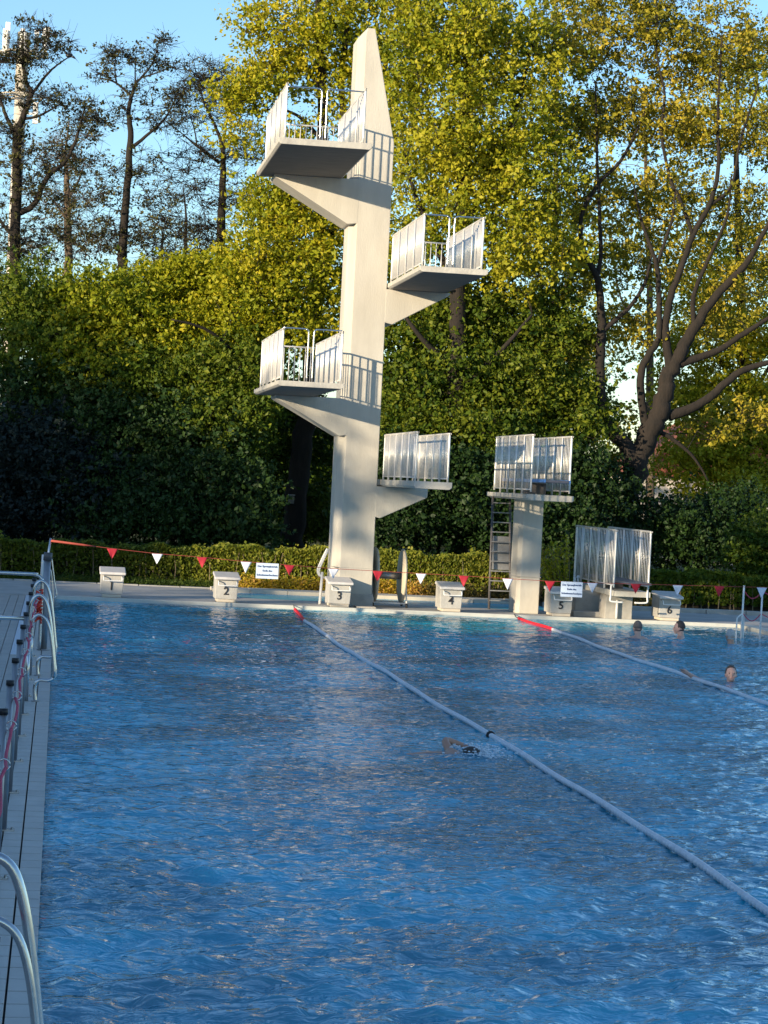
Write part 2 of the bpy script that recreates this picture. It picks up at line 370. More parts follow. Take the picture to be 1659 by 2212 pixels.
# front narrower than the back: chamfered left front edge
def shaft(mb):
    zs = [0.046, 10.32, 12.62, 12.80]
    def sec(z):
        xr = X1 if z <= 10.33 else X1-(z-10.33)*(X1-6.40)/(12.80-10.33)
        xl = X0 if z <= 12.63 else 6.21
        return [(xl+0.14 if z <= 12.63 else xl+0.02, YF), (xr, YF), (xr, YB), (xl, YB), (xl, YF+0.38), (xl+0.02 if z<=12.63 else xl, YF+0.34)]
    n = len(mb.v); rows = [sec(z) for z in zs]
    for z, rr_ in zip(zs, rows): mb.v += [(x, y, z) for x, y in rr_]
    k = len(rows[0])
    for i in range(len(zs)-1):
        for j in range(k):
            j2 = (j+1) % k; mb.f.append((n+i*k+j, n+i*k+j2, n+(i+1)*k+j2, n+(i+1)*k+j))
    mb.f.append(tuple(n+j for j in reversed(range(k)))); mb.f.append(tuple(n+(len(zs)-1)*k+j for j in range(k)))
shaft(s); obj('shaft', s, M['tower'], T, bevel=0.012)
def bracket(pts, y0, y1):
    return obj('bracket', MB().prism(pts, y0, y1), M['tower'], T, bevel=0.015)
e = 0.003
bracket([(4.33, 9.44), (4.36, 9.40), (6.0, 8.47), (X0+0.16, 8.50), (X0+0.16, 9.465), (4.33, 9.465)], YF-e, YB-0.05)
bracket([(X1-0.02, 6.36), (X1+0.16, 6.32), (8.33, 7.02), (8.36, 7.06), (8.36, 7.095), (X1-0.02, 7.095)], YF-e, YB-0.05)
bracket([(4.58, 4.60), (4.61, 4.56), (6.05, 3.80), (X0+0.16, 3.83), (X0+0.16, 4.635), (4.58, 4.635)], YF-e, YB-0.05)
bracket([(X1-0.02, 2.06), (X1+0.10, 2.03), (8.05, 2.52), (8.08, 2.55), (8.08, 2.735), (X1-0.02, 2.735)], YF-e, YB-0.05)
platform(T, 3.99, 5.87, 45.65, 50.85, 9.60, 0.13, 4.12, 5.70, 1.09)
platform(T, 6.96, 8.35, 45.60, 51.00, 7.22, 0.12, 7.02, 8.23, 1.05)
platform(T, 4.18, 5.50, 45.30, 51.00, 4.75, 0.11, 4.25, 5.44, 1.03)
platform(T, 7.02, 7.80, 45.40, 51.00, 2.89, 0.15, 7.06, 7.72, 0.98, rod=False, endrail=False)
s = MB(); s.box(X1+0.002, 7.04, 50.3, 51.2, 2.76, 2.88); obj('landing', s, M['slab'], T)
s = MB()
for dx in (0, 0.10):
    s.tube(smoothpath([(6.02, 50.9+dx*3, 1.28), (5.90, 50.9+dx*3, 1.0), (5.83, 50.9+dx*3, 0.80), (5.86, 50.9+dx*3, 0.68), (5.98, 50.9+dx*3, 0.62)], 5), 0.022)
s.tube([(5.84, 50.6, 0.05), (5.90, 50.9, 0.75)], 0.03)
obj('stair_handrail', s, M['white'], T, True)
s = MB(); s.box(6.55, 6.98, 49.66, 50.19, 0.05, 0.09); s.box(X0-0.03, X1+0.03, YF-0.03, YB+0.03, 0.046, 0.34)
obj('plinth', s, M['concrete'], T, bevel=0.01)
s = MB(); s.box(X0-0.004, X1+0.004, YF-0.004, YB+0.004, 0.90, 0.912); obj('shaft_joint', s, M['concrete'], T)

# ------------------------------------------------------------------ springboard stands
T3 = thing('springboard_tower', 'three metre springboard stand on a single concrete column with a dark ladder', 'springboard stand', (10.5, 50.6, 0.046))
s = MB(); s.v = [(10.32, 50.4, 0.046), (10.76, 50.4, 0.046), (10.76, 51.2, 0.046), (10.24, 51.2, 0.046), (10.24, 50.5, 0.046),
                 (10.32, 50.4, 2.66), (10.76, 50.4, 2.66), (10.76, 51.2, 2.66), (10.24, 51.2, 2.66), (10.24, 50.5, 2.66)]
s.f = [(4,3,2,1,0), (5,6,7,8,9)]+[(i, (i+1) % 5, 5+(i+1) % 5, 5+i) for i in range(5)]
obj('column', s, M['tower'], T3, bevel=0.012)
s = MB(); s.box(10.225, 10.775, 50.385, 51.215, 0.86, 0.875); obj('column_joint', s, M['concrete'], T3)
s = MB(); s.prism([(9.86, 2.73), (9.86, 2.64), (9.98, 2.60), (10.86, 2.60), (10.9, 2.63), (10.9, 2.73)], 48.0, 52.6)
p3 = obj('platform', s, M['slab'], T3, bevel=0.01)
for xx in (9.96, 10.80): railing(T3, xx, 48.05, 52.2, 2.78, 1.22, post=0.83, low=0.05, rad=0.009)
s = MB(); s.box(10.12, 10.62, 47.3, 52.0, 3.00, 3.05); b3 = obj('springboard', s, M['board'], T3)
s = MB(); s.box(10.09, 10.115, 47.3, 52.0, 2.995, 3.06); s.box(10.625, 10.65, 47.3, 52.0, 2.995, 3.06); obj('board_edge', s, M['boardblue'], T3)
s = MB(); s.box(10.15, 10.6, 49.5, 50.1, 2.74, 2.98); obj('fulcrum', s, M['ladder'], T3)
s = MB()
A0, A1 = Vector((9.90, 52.0, 2.62)), Vector((9.86, 51.6, 0.05)); B0, B1 = Vector((10.30, 52.0, 2.62)), Vector((10.36, 51.6, 0.05))
for a, b in ((A0, A1), (B0, B1)): s.tube([a, b], 0.030)
obj('ladder_rail', s, M['ladder'], T3, True)
for i in range(11):
    t = (i+0.6)/11.5; a = A0.lerp(A1, t); b = B0.lerp(B1, t)
    q = MB(); q.box(a.x, b.x, a.y-0.05, a.y+0.06, a.z-0.012, a.z+0.012); obj('rung', q, M['tread'], T3)
q = MB(); q.hexa([(9.91, 51.86, 0.95), (10.33, 51.86, 0.95), (10.33, 51.87, 0.95), (9.91, 51.87, 0.95), (9.93, 51.95, 1.72), (10.31, 51.95, 1.72), (10.31, 51.96, 1.72), (9.93, 51.96, 1.72)])
obj('riser_panel', q, M['tread'], T3)

T1 = thing('springboard_stand', 'low one metre springboard stand with striped railings on grey concrete piers', 'springboard stand', (12.3, 50.5, 0.046))
for xx, bot in ((11.98, 0.80), (12.75, 0.80)): railing(T1, xx, 48.45, 52.3, bot, 1.24, post=0.75, low=0.05, rad=0.009)
s = MB(); s.box(12.05, 12.85, 48.6, 52.2, 0.60, 0.72); obj('platform', s, M['slab'], T1, bevel=0.01)
s = MB(); s.box(11.62, 12.20, 50.5, 51.9, 0.046, 0.60); s.box(11.50, 12.2, 50.1, 50.5, 0.046, 0.17); obj('pier', s, M['concrete'], T1, bevel=0.015)
s = MB(); s.prism([(12.10, 0.046), (12.72, 0.046), (12.72, 0.55), (12.62, 0.60), (12.15, 0.60), (12.10, 0.40)], 49.62, 50.3); obj('pier', s, M['concrete'], T1, bevel=0.015)
s = MB(); s.box(12.12, 12.62, 47.7, 51.8, 0.90, 0.95); obj('springboard', s, M['board'], T1)
s = MB(); s.box(12.2, 12.55, 49.9, 50.3, 0.725, 0.90); obj('fulcrum', s, M['ladder'], T1)
s = MB()
for x0, x1 in ((11.96, 12.24), (12.50, 12.78)):
    s = MB(); s.tube(smoothpath([(x0 if x0 < 12.2 else x1, 48.6, 0.85), (x0 if x0 < 12.2 else x1, 48.6, 0.60), (x0 if x0 < 12.2 else x1, 48.6, 0.50), ((x0+x1)/2, 48.6, 0.48), (x1 if x0 < 12.2 else x0, 48.6, 0.48)], 4), 0.02)
    obj('support_bracket', s, M['white'], T1, True)
s = MB(); s.tube([(12.35, 49.55, 0.48), (12.35, 49.55, 0.05)], 0.03); obj('support_leg', s, M['white'], T1, True)
s = MB()
for yy in (51.9, 52.25): s.tube([(11.96, yy, 0.05), (11.98, yy, 0.9)], 0.028)
obj('rear_post', s, M['white'], T1, True)

# ------------------------------------------------------------------ starting blocks
BL = ['starting block 1 with bright metal edge, leftmost, before the shaded hedge', 'sunlit cream starting block marked 2 left of the hanging sheet',
      'grey starting block marked 3 directly in front of the tower base', 'starting block marked 4 between the tower and the springboard column',
      'starting block marked 5 right below a hanging white sheet', 'starting block marked 6 at the right, nearest the swimmers']
NUM = '123456'
for k in range(6):
    cx = 1.22+2.47*k; y0 = 49.56
    B = thing('starting_block', BL[k], 'starting block', (cx, y0+0.3, 0.05), 'numbered starting blocks on the far pool edge')
    s = MB(); s.hexa([(cx-0.25, y0, 0.13), (cx+0.22, y0, 0.13), (cx+0.22, y0+0.68, 0.13), (cx-0.25, y0+0.68, 0.13),
                      (cx-0.25, y0+0.03, 0.57), (cx+0.25, y0+0.03, 0.57), (cx+0.25, y0+0.68, 0.62), (cx-0.25, y0+0.68, 0.62)])
    obj('body', s, M['block'], B, bevel=0.012)
    s = MB(); s.box(cx-0.21, cx+0.20, y0-0.03, y0+0.6, 0.067, 0.128); obj('base', s, M['coping'], B, bevel=0.008)
    s = MB(); s.hexa([(cx-0.28, y0-0.07, 0.55), (cx+0.28, y0-0.07, 0.55), (cx+0.28, y0+0.66, 0.63), (cx-0.28, y0+0.66, 0.63),
                      (cx-0.28, y0-0.07, 0.61), (cx+0.28, y0-0.07, 0.61), (cx+0.28, y0+0.66, 0.70), (cx-0.28, y0+0.66, 0.70)])
    obj('top_plate', s, M['blocktop'], B, bevel=0.018)
    s = MB(); s.tube(smoothpath([(cx-0.19, y0+0.02, 0.52), (cx-0.19, y0-0.08, 0.50), (cx-0.19, y0-0.10, 0.44), (cx-0.14, y0-0.10, 0.43), (cx+0.15, y0-0.10, 0.43), (cx+0.20, y0-0.10, 0.44), (cx+0.20, y0-0.08, 0.50), (cx+0.20, y0+0.02, 0.52)], 4), 0.012)
    obj('grab_bar', s, M['white'], B, True)
    text_mesh('number', NUM[k], 0.24, (cx-0.015, y0-0.001, 0.30), M['ink'], B, bold=0.004)

# ------------------------------------------------------------------ flag line with pennants
FL = thing('backstroke_flag_line', 'sagging line of red and white pennants strung across the pool end', 'flag line', (-0.15, 45.1, 0.05))
fx = [1.08, 1.96, 2.84, 3.71, 4.57, 5.45, 6.34, 7.21, 8.08, 8.97, 9.84, 10.71, 11.61, 12.48, 13.35, 14.24]
fz = [1.27, 1.21, 1.18, 1.13, 1.10, 1.07, 1.06, 1.05, 1.04, 1.025, 1.01, 1.015, 1.03, 1.045, 1.06, 1.075]
def zl(x): return float(np.interp(x, [-0.12]+fx+[16.5], [1.37]+fz+[1.15]))
s = MB(); s.tube([(x, 45.1, zl(x)) for x in np.linspace(-0.12, 16.5, 90)], 0.006, 5); obj('rope', s, M['orange'], FL, True)
s = MB(); s.tube([(-0.12, 45.1, 1.37), (0.5, 45.1, zl(0.5)), (0.75, 45.1, zl(0.75))], [0.025, 0.022, 0.014], 6); obj('strap', s, M['orange'], FL, True)
s = MB(); s.tube([(-0.20, 45.1, 0.5), (-0.17, 45.1, 1.0), (-0.12, 45.1, 1.42)], 0.022); obj('pole', s, M['steel'], FL, True)
s = MB(); s.tube([(16.5, 45.1, 0.05), (16.5, 45.1, 1.2)], 0.022); obj('pole', s, M['steel'], FL, True)
s = MB(); s.tube([(-0.21, 45.1, 0.05), (-0.19, 45.1, 0.62)], 0.035); obj('pole_socket', s, M['dullsteel'], FL, True)
for i, x in enumerate(fx):
    z = zl(x); wv = random.uniform(-0.06, 0.06); h = 0.21*random.uniform(0.93, 1.05); n = 6
    q = MB()
    for a in range(n+1):
        for b in range(n+1):
            t = a/n; hw = 0.108*(1-t); q.v.append((x+hw*(2*b/n-1)+wv*t*0.12, 45.1-0.006+0.02*math.sin(3*b/n+i)*t, z-0.004-h*t))
    for a in range(n):
        for b in range(n): j = a*(n+1)+b; q.f.append((j, j+1, j+n+2, j+n+1))
    o = obj('pennant', q, M['redflag'] if i % 2 == 0 else M['whiteflag'], FL, True)
    so = o.modifiers.new('thick', 'SOLIDIFY'); so.thickness = 0.003
# hanging information sheets
for x, lab in ((4.13, 'white printed sheet hanging from the flag line above the golden shrubs'), (10.28, 'white printed sheet hanging right above starting block 5')):
    z = zl(x); SG = thing('notice_sheet', lab, 'sign', (x, 45.07, z), 'printed sheets on the flag line')
    q = MB(); q.box(x-0.222, x+0.222, 45.065, 45.069, z-0.30, z+0.005); obj('sheet', q, M['sign'], SG)
    for i, (tx, sz) in enumerate((('Der Sprungbetrieb', 0.052), ('Ende des', 0.052), ('Schwimmerbeckens', 0.052))):
        text_mesh('print', tx, sz, (x, 45.061, z-0.06-i*0.085), M['signink'], SG, bold=0.001)

# ------------------------------------------------------------------ lane ropes
def lane(x, phase, wob, lab, redy):
    LR = thing('lane_rope', lab, 'lane rope', (x, POOL_Y1-0.1, 0), 'lane ropes stretched along the pool')
    def path(y): return (x+wob(y), y, 0.018+0.006*math.sin(y*1.9+phase))
    def seg(y0, y1, name, m):
        q = MB(); ys = np.arange(y0, y1, 0.032); pts = [path(v) for v in ys]
        rr = [(0.032, 0.032, 0.015)[j % 3]*(1+0.04*math.sin(j*0.07)) for j in range(len(pts))]
        q.tube(pts, rr, 10); obj(name, q, m, LR, True)
    seg(redy, POOL_Y1-0.5, 'red_floats', M['redfloat']); seg(2.0, redy-0.02, 'white_floats', M['whitefloat'])
    q = MB(); q.tube([(path(POOL_Y1-0.5)), (x+wob(POOL_Y1-0.2), POOL_Y1-0.2, 0.03), (x+wob(POOL_Y1), POOL_Y1, 0.075)], 0.010, 6); obj('end_cable', q, M['ink'], LR)
    q = MB(); yy = 25.6; q.tube([(path(yy)), (path(yy+0.03))], 0.052, 10); obj('joint_ring', q, M['ink'], LR)
lane(5.0, 0.3, lambda y: float(np.interp(y, [2, 15, 21, 27, 33, 39.7, 45, 49.4], [0, -0.04, 0.02, -0.05, -0.09, -0.15, -0.06, 0.12]))+0.02*math.sin(y*0.8), 'near lane rope of white floats ending red at the poolside left of block 3', 45.2)
lane(9.98, 1.9, lambda y: float(np.interp(y, [2, 30.8, 39.8, 45.7, 49.4], [0, -0.07, -0.08, 0.05, 0.05]))+0.018*math.sin(y*0.7+2), 'far lane rope of white floats ending red below the springboard column', 45.6)

# ------------------------------------------------------------------ lane rope reel
RL = thing('lane_rope_reel', 'wheeled storage reel with two tall cream discs beside the tower base', 'rope reel', (7.45, 51.0, 0.05))
for x in (7.10, 7.72):
    q = MB(); n = 36
    for r_, xx in ((0.0, x-0.03), (0.60, x-0.03), (0.62, x), (0.60, x+0.03), (0.0, x+0.03)):
        for j in range(n): a = 2*math.pi*j/n; q.v.append((xx, 51.0+r_*math.cos(a), 0.74+r_*math.sin(a)))
    for i in range(4):
        for j in range(n): q.f.append((i*n+j, i*n+(j+1) % n, (i+1)*n+(j+1) % n, (i+1)*n+j))
    obj('disc', q, M['cream'], RL, True)
q = MB(); q.tube([(7.12, 51.0, 0.74), (7.70, 51.0, 0.74)], 0.075, 12); obj('axle', q, M['dullsteel'], RL, True)
q = MB()
for x in (7.04, 7.80):
    q.tube([(x, 51.0, 0.74), (x, 50.65, 0.14)], 0.018); q.tube([(x, 51.0, 0.74), (x, 51.4, 0.14)], 0.018); q.tube([(x, 50.65, 0.14), (x, 51.4, 0.14)], 0.018)
q.tube([(7.04, 50.65, 0.14), (7.80, 50.65, 0.14)], 0.018); q.tube([(7.04, 51.4, 0.14), (7.80, 51.4, 0.14)], 0.018)
obj('frame', q, M['white'], RL, True)
for x in (7.04, 7.80):
    for yy in (50.65, 51.4):
        q = MB(); q.tube([(x-0.02, yy, 0.095), (x+0.02, yy, 0.095)], 0.048, 12); obj('wheel', q, M['black'], RL, True)

# ------------------------------------------------------------------ poolside posts with rope at the left
ys_post = [5.4, 7.43, 9.45, 11.5, 13.5, 15.52, 17.57, 19.6, 21.68, 23.72, 25.75, 27.8, 29.9, 31.9, 33.6]
ords = {13.5: 'first fully visible', 15.52: 'second', 17.57: 'third', 19.6: 'fourth', 21.68: 'fifth', 23.72: 'sixth', 25.75: 'seventh', 27.8: 'eighth', 29.9: 'ninth', 31.9: 'tenth', 33.6: 'eleventh'}
for y in ys_post[4:]:
    P = thing('rope_post', '%s steel poolside post from the camera, black cap, pink rope through its ring' % ords[y], 'post', (-0.30, y, 0.046), 'capped steel posts along the pool edge')
    q = MB(); q.tube([(-0.30, y, 0.05), (-0.30, y, 1.15)], 0.027, 14); obj('shaft', q, M['dullsteel'], P, True)
    q = MB(); q.tube([(-0.30, y, 1.15), (-0.30, y, 1.19)], 0.032, 14); obj('cap', q, M['black'], P, True)
    q = MB(); q.box(-0.345, -0.215, y-0.045, y+0.045, 0.049, 0.061); q.tube([(-0.235, y, 0.062), (-0.235, y, 0.075)], 0.012, 6); obj('base_plate', q, M['steel'], P)
    q = MB(); q.tube([(-0.245+0.035*math.cos(a), y, 1.075+0.035*math.sin(a)) for a in np.linspace(0, 6.2, 17)], 0.006, 6); q.tube([(-0.30, y, 1.075), (-0.27, y, 1.075)], 0.008, 6); obj('ring', q, M['steel'], P, True)
    if y == 25.75:
        q = MB(); q.tube([(-0.31, y, 1.12), (-4.0, y, 1.12)], 0.024, 12); obj('cross_rail', q, M['steel'], P, True)
q = MB(); pts = []
for a, b in zip(ys_post[:-1], ys_post[1:]):
    for t in np.linspace(0, 1, 10)[:-1]:
        pts.append((-0.245+0.012*math.sin(6*t+a), a+(b-a)*t, 1.055-0.09*math.sin(math.pi*t)))
q.tube(pts, 0.011, 8); tag(obj('barrier_rope', q, M['pink'], None, True), 'pink red rope sagging between the rings of the poolside posts', 'rope')
q = MB(); p = []
for i in range(60):
    t = i/59; p.append((-0.21+0.05*math.sin(i*1.1), 31.9+0.06*math.cos(i*1.3), 1.10-0.42*t+0.03*math.sin(i*2.1)))
q.tube(p, 0.013, 7); tag(obj('rope_bundle', q, M['redrope'], None, True), 'bright red knotted rope bundle hanging at the far posts', 'rope')

G = thing('gate_post', 'thick steel post with a bent top rail running off to the left', 'post', (-0.13, 34.9, 0.046))
q = MB(); q.tube([(-0.13, 34.9, 0.05), (-0.13, 34.9, 1.42)], 0.055, 16); obj('shaft', q, M['dullsteel'], G, True)
q = MB(); q.tube([(-0.13, 34.9, 1.40), (-0.12, 34.9, 1.52)], 0.065, 16); obj('collar', q, M['ladder'], G, True)
q = MB(); q.tube([(-0.13, 34.9, 0.048), (-0.13, 34.9, 0.062)], 0.10, 16); obj('base_plate', q, M['dullsteel'], G, True)
q = MB(); q.tube(smoothpath([(-4, 34.8, 1.19), (-0.6, 34.8, 1.19), (-0.32, 34.8, 1.185), (-0.21, 34.8, 1.13), (-0.19, 34.8, 1.0), (-0.19, 34.8, 0.05)], 5), 0.026, 12); obj('top_rail', q, M['steel'], G, True)
q = MB(); q.tube([(-0.22, 35.6, 0.9), (-0.205, 35.6, 1.30), (-0.20, 35.6, 1.46)], 0.02, 8); q.tube([(-0.22, 35.6, 0.9), (-0.22, 35.6, 0.05)], 0.02, 8); obj('lift_arm', q, M['white'], G, True)

# ladder handrails that reach out over the water
def handrail(y, lab, s=1.0, inner=True, base=True):
    R = thing('pool_handrail', lab, 'handrail', (-0.16, y, 0.046), 'curved steel pool ladder handrails')
    prof = [(-0.27, 0.75), (-0.275, 1.05), (-0.255, 1.22), (-0.19, 1.30), (-0.11, 1.255), (-0.055, 1.10), (-0.01, 0.85), (0.035, 0.52), (0.05, 0.42), (0.035, 0.33), (-0.03, 0.30), (-0.12, 0.30), (-0.165, 0.26), (-0.18, 0.18), (-0.165, 0.05)]
    q = MB(); q.tube(smoothpath([(a, y, b) for a, b in prof], 5), 0.022, 12)
    q.tube([(-0.27, y, 0.76), (-0.27, y, 0.05)], 0.022, 12)
    obj('outer_tube', q, M['steel'], R, True)
    if inner:
        prof = [(-0.24, 0.80), (-0.235, 1.00), (-0.18, 1.075), (-0.10, 1.04), (-0.05, 0.95), (-0.01, 0.78), (0.03, 0.50), (0.04, 0.40)]
        q = MB(); q.tube(smoothpath([(a, y-0.10, b) for a, b in prof], 5)+[Vector((0.03, y, 0.34))], 0.018, 12); obj('inner_tube', q, M['steel'], R, True)
    q = MB(); q.tube([(-0.165, y, 0.049), (-0.165, y, 0.058)], 0.05, 14); obj('base_flange', q, M['dullsteel'], R)
handrail(27.25, 'curved handrail with S bend beside the eighth capped post')
handrail(9.0, 'large curved handrail cropped at the bottom left corner')
handrail(30.6, 'small curved handrail half hidden behind the thick gate post', inner=False)
R = thing('ladder_loop', 'narrow teardrop tube loop hanging over the far left pool corner', 'handrail', (-0.1, 46.2, 0.05))
q = MB(); y = 46.4
q.tube(smoothpath([(-0.15, y, 0.10), (-0.16, y, 0.75), (-0.14, y, 0.95), (-0.09, y, 0.96), (-0.06, y, 0.80), (0.0, y, 0.45), (0.04, y, 0.28), (0.03, y, 0.20), (-0.02, y, 0.18), (-0.08, y, 0.20), (-0.12, y, 0.40), (-0.15, y, 0.70)], 5), 0.014, 8)
q.tube(smoothpath([(-0.14, y-0.4, 0.78), (-0.09, y-0.4, 0.74), (-0.05, y-0.4, 0.45), (-0.02, y-0.4, 0.15), (-0.02, y-0.4, -0.1)], 5), 0.012, 8)
obj('loop_tube', q, M['steel'], R, True)
# posts standing in the water at the right
PR = thing('pool_entry_rail', 'white entry rail posts with sagging pink ropes at the far right corner', 'entry rail', (14.0, 45.5, 0))
q = MB(); q.tube([(13.98, 45.5, -0.05), (13.99, 45.5, 1.08)], 0.02, 10); q.tube(smoothpath([(13.98, 45.5, 0.50), (13.88, 45.45, 0.43), (13.86, 45.45, 0.36), (13.86, 45.45, -0.05)], 4), 0.016, 8)
q.tube(smoothpath([(13.99, 45.5, 0.46), (14.03, 45.55, 0.40), (14.035, 45.55, -0.05)], 4), 0.02, 8); obj('rail_post', q, M['white'], PR, True)
q = MB(); q.tube([(14.38, 45.5, -0.05), (14.385, 45.5, 1.02)], 0.018, 10); obj('rail_post', q, M['white'], PR, True)
q = MB(); q.tube([(15.4, 45.6, 0.05), (15.4, 45.6, 1.05)], 0.02, 10); obj('rail_post', q, M['white'], PR, True)
q = MB()
for z in (0.98, 0.52):
    for a, b in ((13.99, 14.38), (14.38, 15.4)):
        q.tube([(a+(b-a)*t, 45.5, z-0.16*math.sin(math.pi*t)) for t in np.linspace(0, 1, 12)], 0.010, 6)
obj('rope', q, M['pink'], PR, True)

# ------------------------------------------------------------------ people in the water
def remesh(mb, vox):
    me = bpy.data.meshes.new('tmp'); me.from_pydata(mb.v, [], mb.f); o = bpy.data.objects.new('tmp', me); COL.objects.link(o)
    r = o.modifiers.new('r', 'REMESH'); r.mode = 'VOXEL'; r.voxel_size = vox
    sm = o.modifiers.new('s', 'SMOOTH'); sm.factor = 0.5; sm.iterations = 3
    n = bpy.data.meshes.new_from_object(o.evaluated_get(bpy.context.evaluated_depsgraph_get())); bpy.data.objects.remove(o)
    return n
def person(x, y, z, face, lab, skin, hair, arms='down', bald=False, hairlen=0.0, lean=0.0):
    """face: heading in degrees, 0 = looking away from the camera (+Y); z = height of the eyes above the water"""
    P = thing('person', lab, 'person', (x, y, 0), 'swimmers in the pool')
    b = MB()
    # head in local space: looks to +Y, eyes at z=0
    def hf(d):
        k = 1.0
        if d.z < -0.1: k *= 1-0.20*min(1, (-d.z-0.1)/0.7)*(1 if d.y < 0.2 else 0.35)
        return k
    b.ell((0, 0, 0.0), (0.076, 0.098, 0.118), 24, 16, hf)
    b.ell((0, 0.058, -0.062), (0.045, 0.042, 0.050), 12, 8)           # jaw and chin
    b.tube([(0, 0.092, 0.01), (0, 0.112, -0.022), (0, 0.100, -0.036)], [0.008, 0.015, 0.012], 8)   # nose
    for s_ in (-1, 1):
        b.ell((s_*0.078, -0.005, -0.012), (0.011, 0.018, 0.030), 8, 6)  # ears
        b.ell((s_*0.033, 0.083, 0.024), (0.026, 0.014, 0.008), 8, 6)    # brow
        b.ell((s_*0.036, 0.072, -0.035), (0.024, 0.022, 0.022), 8, 6)   # cheeks
    b.ell((0, 0.094, -0.058), (0.022, 0.010, 0.005), 8, 5); b.ell((0, 0.092, -0.070), (0.019, 0.010, 0.006), 8, 5)   # lips
    b.tube([(0, -0.02, -0.05), (0, -0.03, -0.12), (0, -0.035, -0.17), (0, -0.035, -0.22)], [0.055, 0.056, 0.066, 0.10], 14)
    b.tube([(-0.19, -0.03, -0.235), (-0.10, -0.035, -0.205), (0, -0.035, -0.20), (0.10, -0.035, -0.205), (0.19, -0.03, -0.235)], [0.05, 0.062, 0.068, 0.062, 0.05], 12)
    b.tube([(0, -0.035, -0.22), (0, -0.035, -0.36), (0, -0.03, -0.60)], [0.14, 0.155, 0.13], 16)
    for s_ in (-1, 1):
        if arms == 'wide': pts = [(s_*0.19, -0.03, -0.24), (s_*0.33, 0.08, -0.27), (s_*0.42, 0.28, -0.25)]
        elif arms == 'stroke' and s_ == 1: pts = [(s_*0.19, -0.03, -0.22), (s_*0.42, -0.12, -0.10), (s_*0.60, -0.02, -0.02)]
        else: pts = [(s_*0.19, -0.03, -0.24), (s_*0.26, 0.02, -0.42), (s_*0.22, 0.20, -0.5)]
        b.tube(smoothpath(pts, 4), [0.052-0.022*i/8 for i in range(9)], 10)
        e_ = Vector(pts[-1]); dr = (Vector(pts[-1])-Vector(pts[-2])).normalized(); sd = dr.cross(Vector((0, 0, 1))).normalized()
        b.tube([e_, e_+dr*0.05, e_+dr*0.10], [0.028, 0.036, 0.036], 8)      # palm
        for f_ in range(4):
            o_ = sd*(f_-1.5)*0.020; ln = (0.065, 0.078, 0.073, 0.056)[f_]
            b.tube([e_+dr*0.09+o_, e_+dr*(0.09+ln*0.55)+o_*1.1, e_+dr*(0.09+ln)+o_*1.15+Vector((0, 0, -0.012))], [0.0095, 0.009, 0.007], 6)
        b.tube([e_+dr*0.02+sd*0.03, e_+dr*0.06+sd*0.060, e_+dr*0.09+sd*0.068], [0.012, 0.010, 0.008], 6)
    R = Matrix.Translation((x, y, z)) @ Matrix.Rotation(math.radians(face), 4, 'Z') @ Matrix.Rotation(math.radians(lean), 4, 'X') @ Matrix.Scale(1.1, 4)
    me = remesh(b, 0.0065); me.transform(R); link('body', me, skin, P, True)
    h = MB()
    def hair_f(d): return 1.0
    cut = 0.25 if not bald else 0.0
    def hshape(d):
        face_side = d.y > 0.35 and d.z < 0.62
        low = d.z < (-0.12-hairlen)
        return 0.86 if (face_side or low) else (1.0 if not (bald and d.z > 0.8) else 0.93)
    h.ell((0, -0.008, 0.012), (0.086, 0.104, 0.124), 28, 20, hshape)
    me = remesh(h, 0.006); me.transform(R); link('hair', me, hair, P, True)
    for s_ in (-1, 1):
        q = MB(); q.ell((s_*0.032, 0.089, 0.002), (0.012, 0.006, 0.006), 8, 6); q.v = [tuple(R @ Vector(v)) for v in q.v]; obj('eye', q, M['eye'], P, True)
    q = MB(); q.tube([(-0.022, 0.1045, -0.064), (0, 0.106, -0.063), (0.022, 0.1045, -0.064)], 0.0025, 5); q.v = [tuple(R @ Vector(v)) for v in q.v]; obj('mouth', q, M['redfloat'], P, True)
    return P
person(11.43, 44.1, 0.205, 5, 'dark grey haired swimmer seen from behind, leftmost of the three by the far edge', M['skin'], M['hairmid'], 'down')
person(12.42, 44.6, 0.21, 72, 'dark haired swimmer turning left in front of starting block 6', M['skin'], M['hairdark'])
person(13.12, 43.4, 0.165, 8, 'white haired swimmer with a bald spot near the entry rail', M['tanskin'], M['hairwhite'], bald=True)
person(10.50, 34.6, 0.105, 172, 'swimmer facing the camera beyond the far lane rope, one hand out', M['skin'], M['hairdark'], 'stroke', lean=12)
# front crawler in the near lane
P = thing('person', 'tanned front crawl swimmer splashing in the lane left of the near rope', 'person', (4.28, 23.9, 0), 'swimmers in the pool')
b = MB(); hx = 4.47; yy = 23.95
b.ell((hx, yy, 0.02), (0.105, 0.08, 0.085), 20, 14)
b.tube([(hx-0.06, yy, 0.0), (hx-0.16, yy, -0.01)], [0.055, 0.06], 12)
b.tube([(hx-0.20, yy-0.19, -0.02), (hx-0.18, yy, 0.0), (hx-0.20, yy+0.19, 0.02)], [0.055, 0.075, 0.06], 14)
b.tube([(hx-0.15, yy, -0.06), (hx-0.45, yy, -0.07), (hx-0.75, yy, -0.09), (hx-1.0, yy, -0.12)], [0.11, 0.12, 0.10, 0.11], 16)
for s_ in (-1, 1): b.tube([(hx-0.95, yy+s_*0.08, -0.12), (hx-1.35, yy+s_*0.09, -0.12), (hx-1.8, yy+s_*0.08, -0.08), (hx-1.95, yy+s_*0.08, -0.04)], [0.075, 0.055, 0.04, 0.03], 12)
ap = smoothpath([(hx-0.20, yy+0.19, 0.03), (hx-0.22, yy+0.36, 0.13), (hx+0.04, yy+0.42, 0.05)], 5); b.tube(ap, [0.05-0.022*i/10 for i in range(11)], 10)
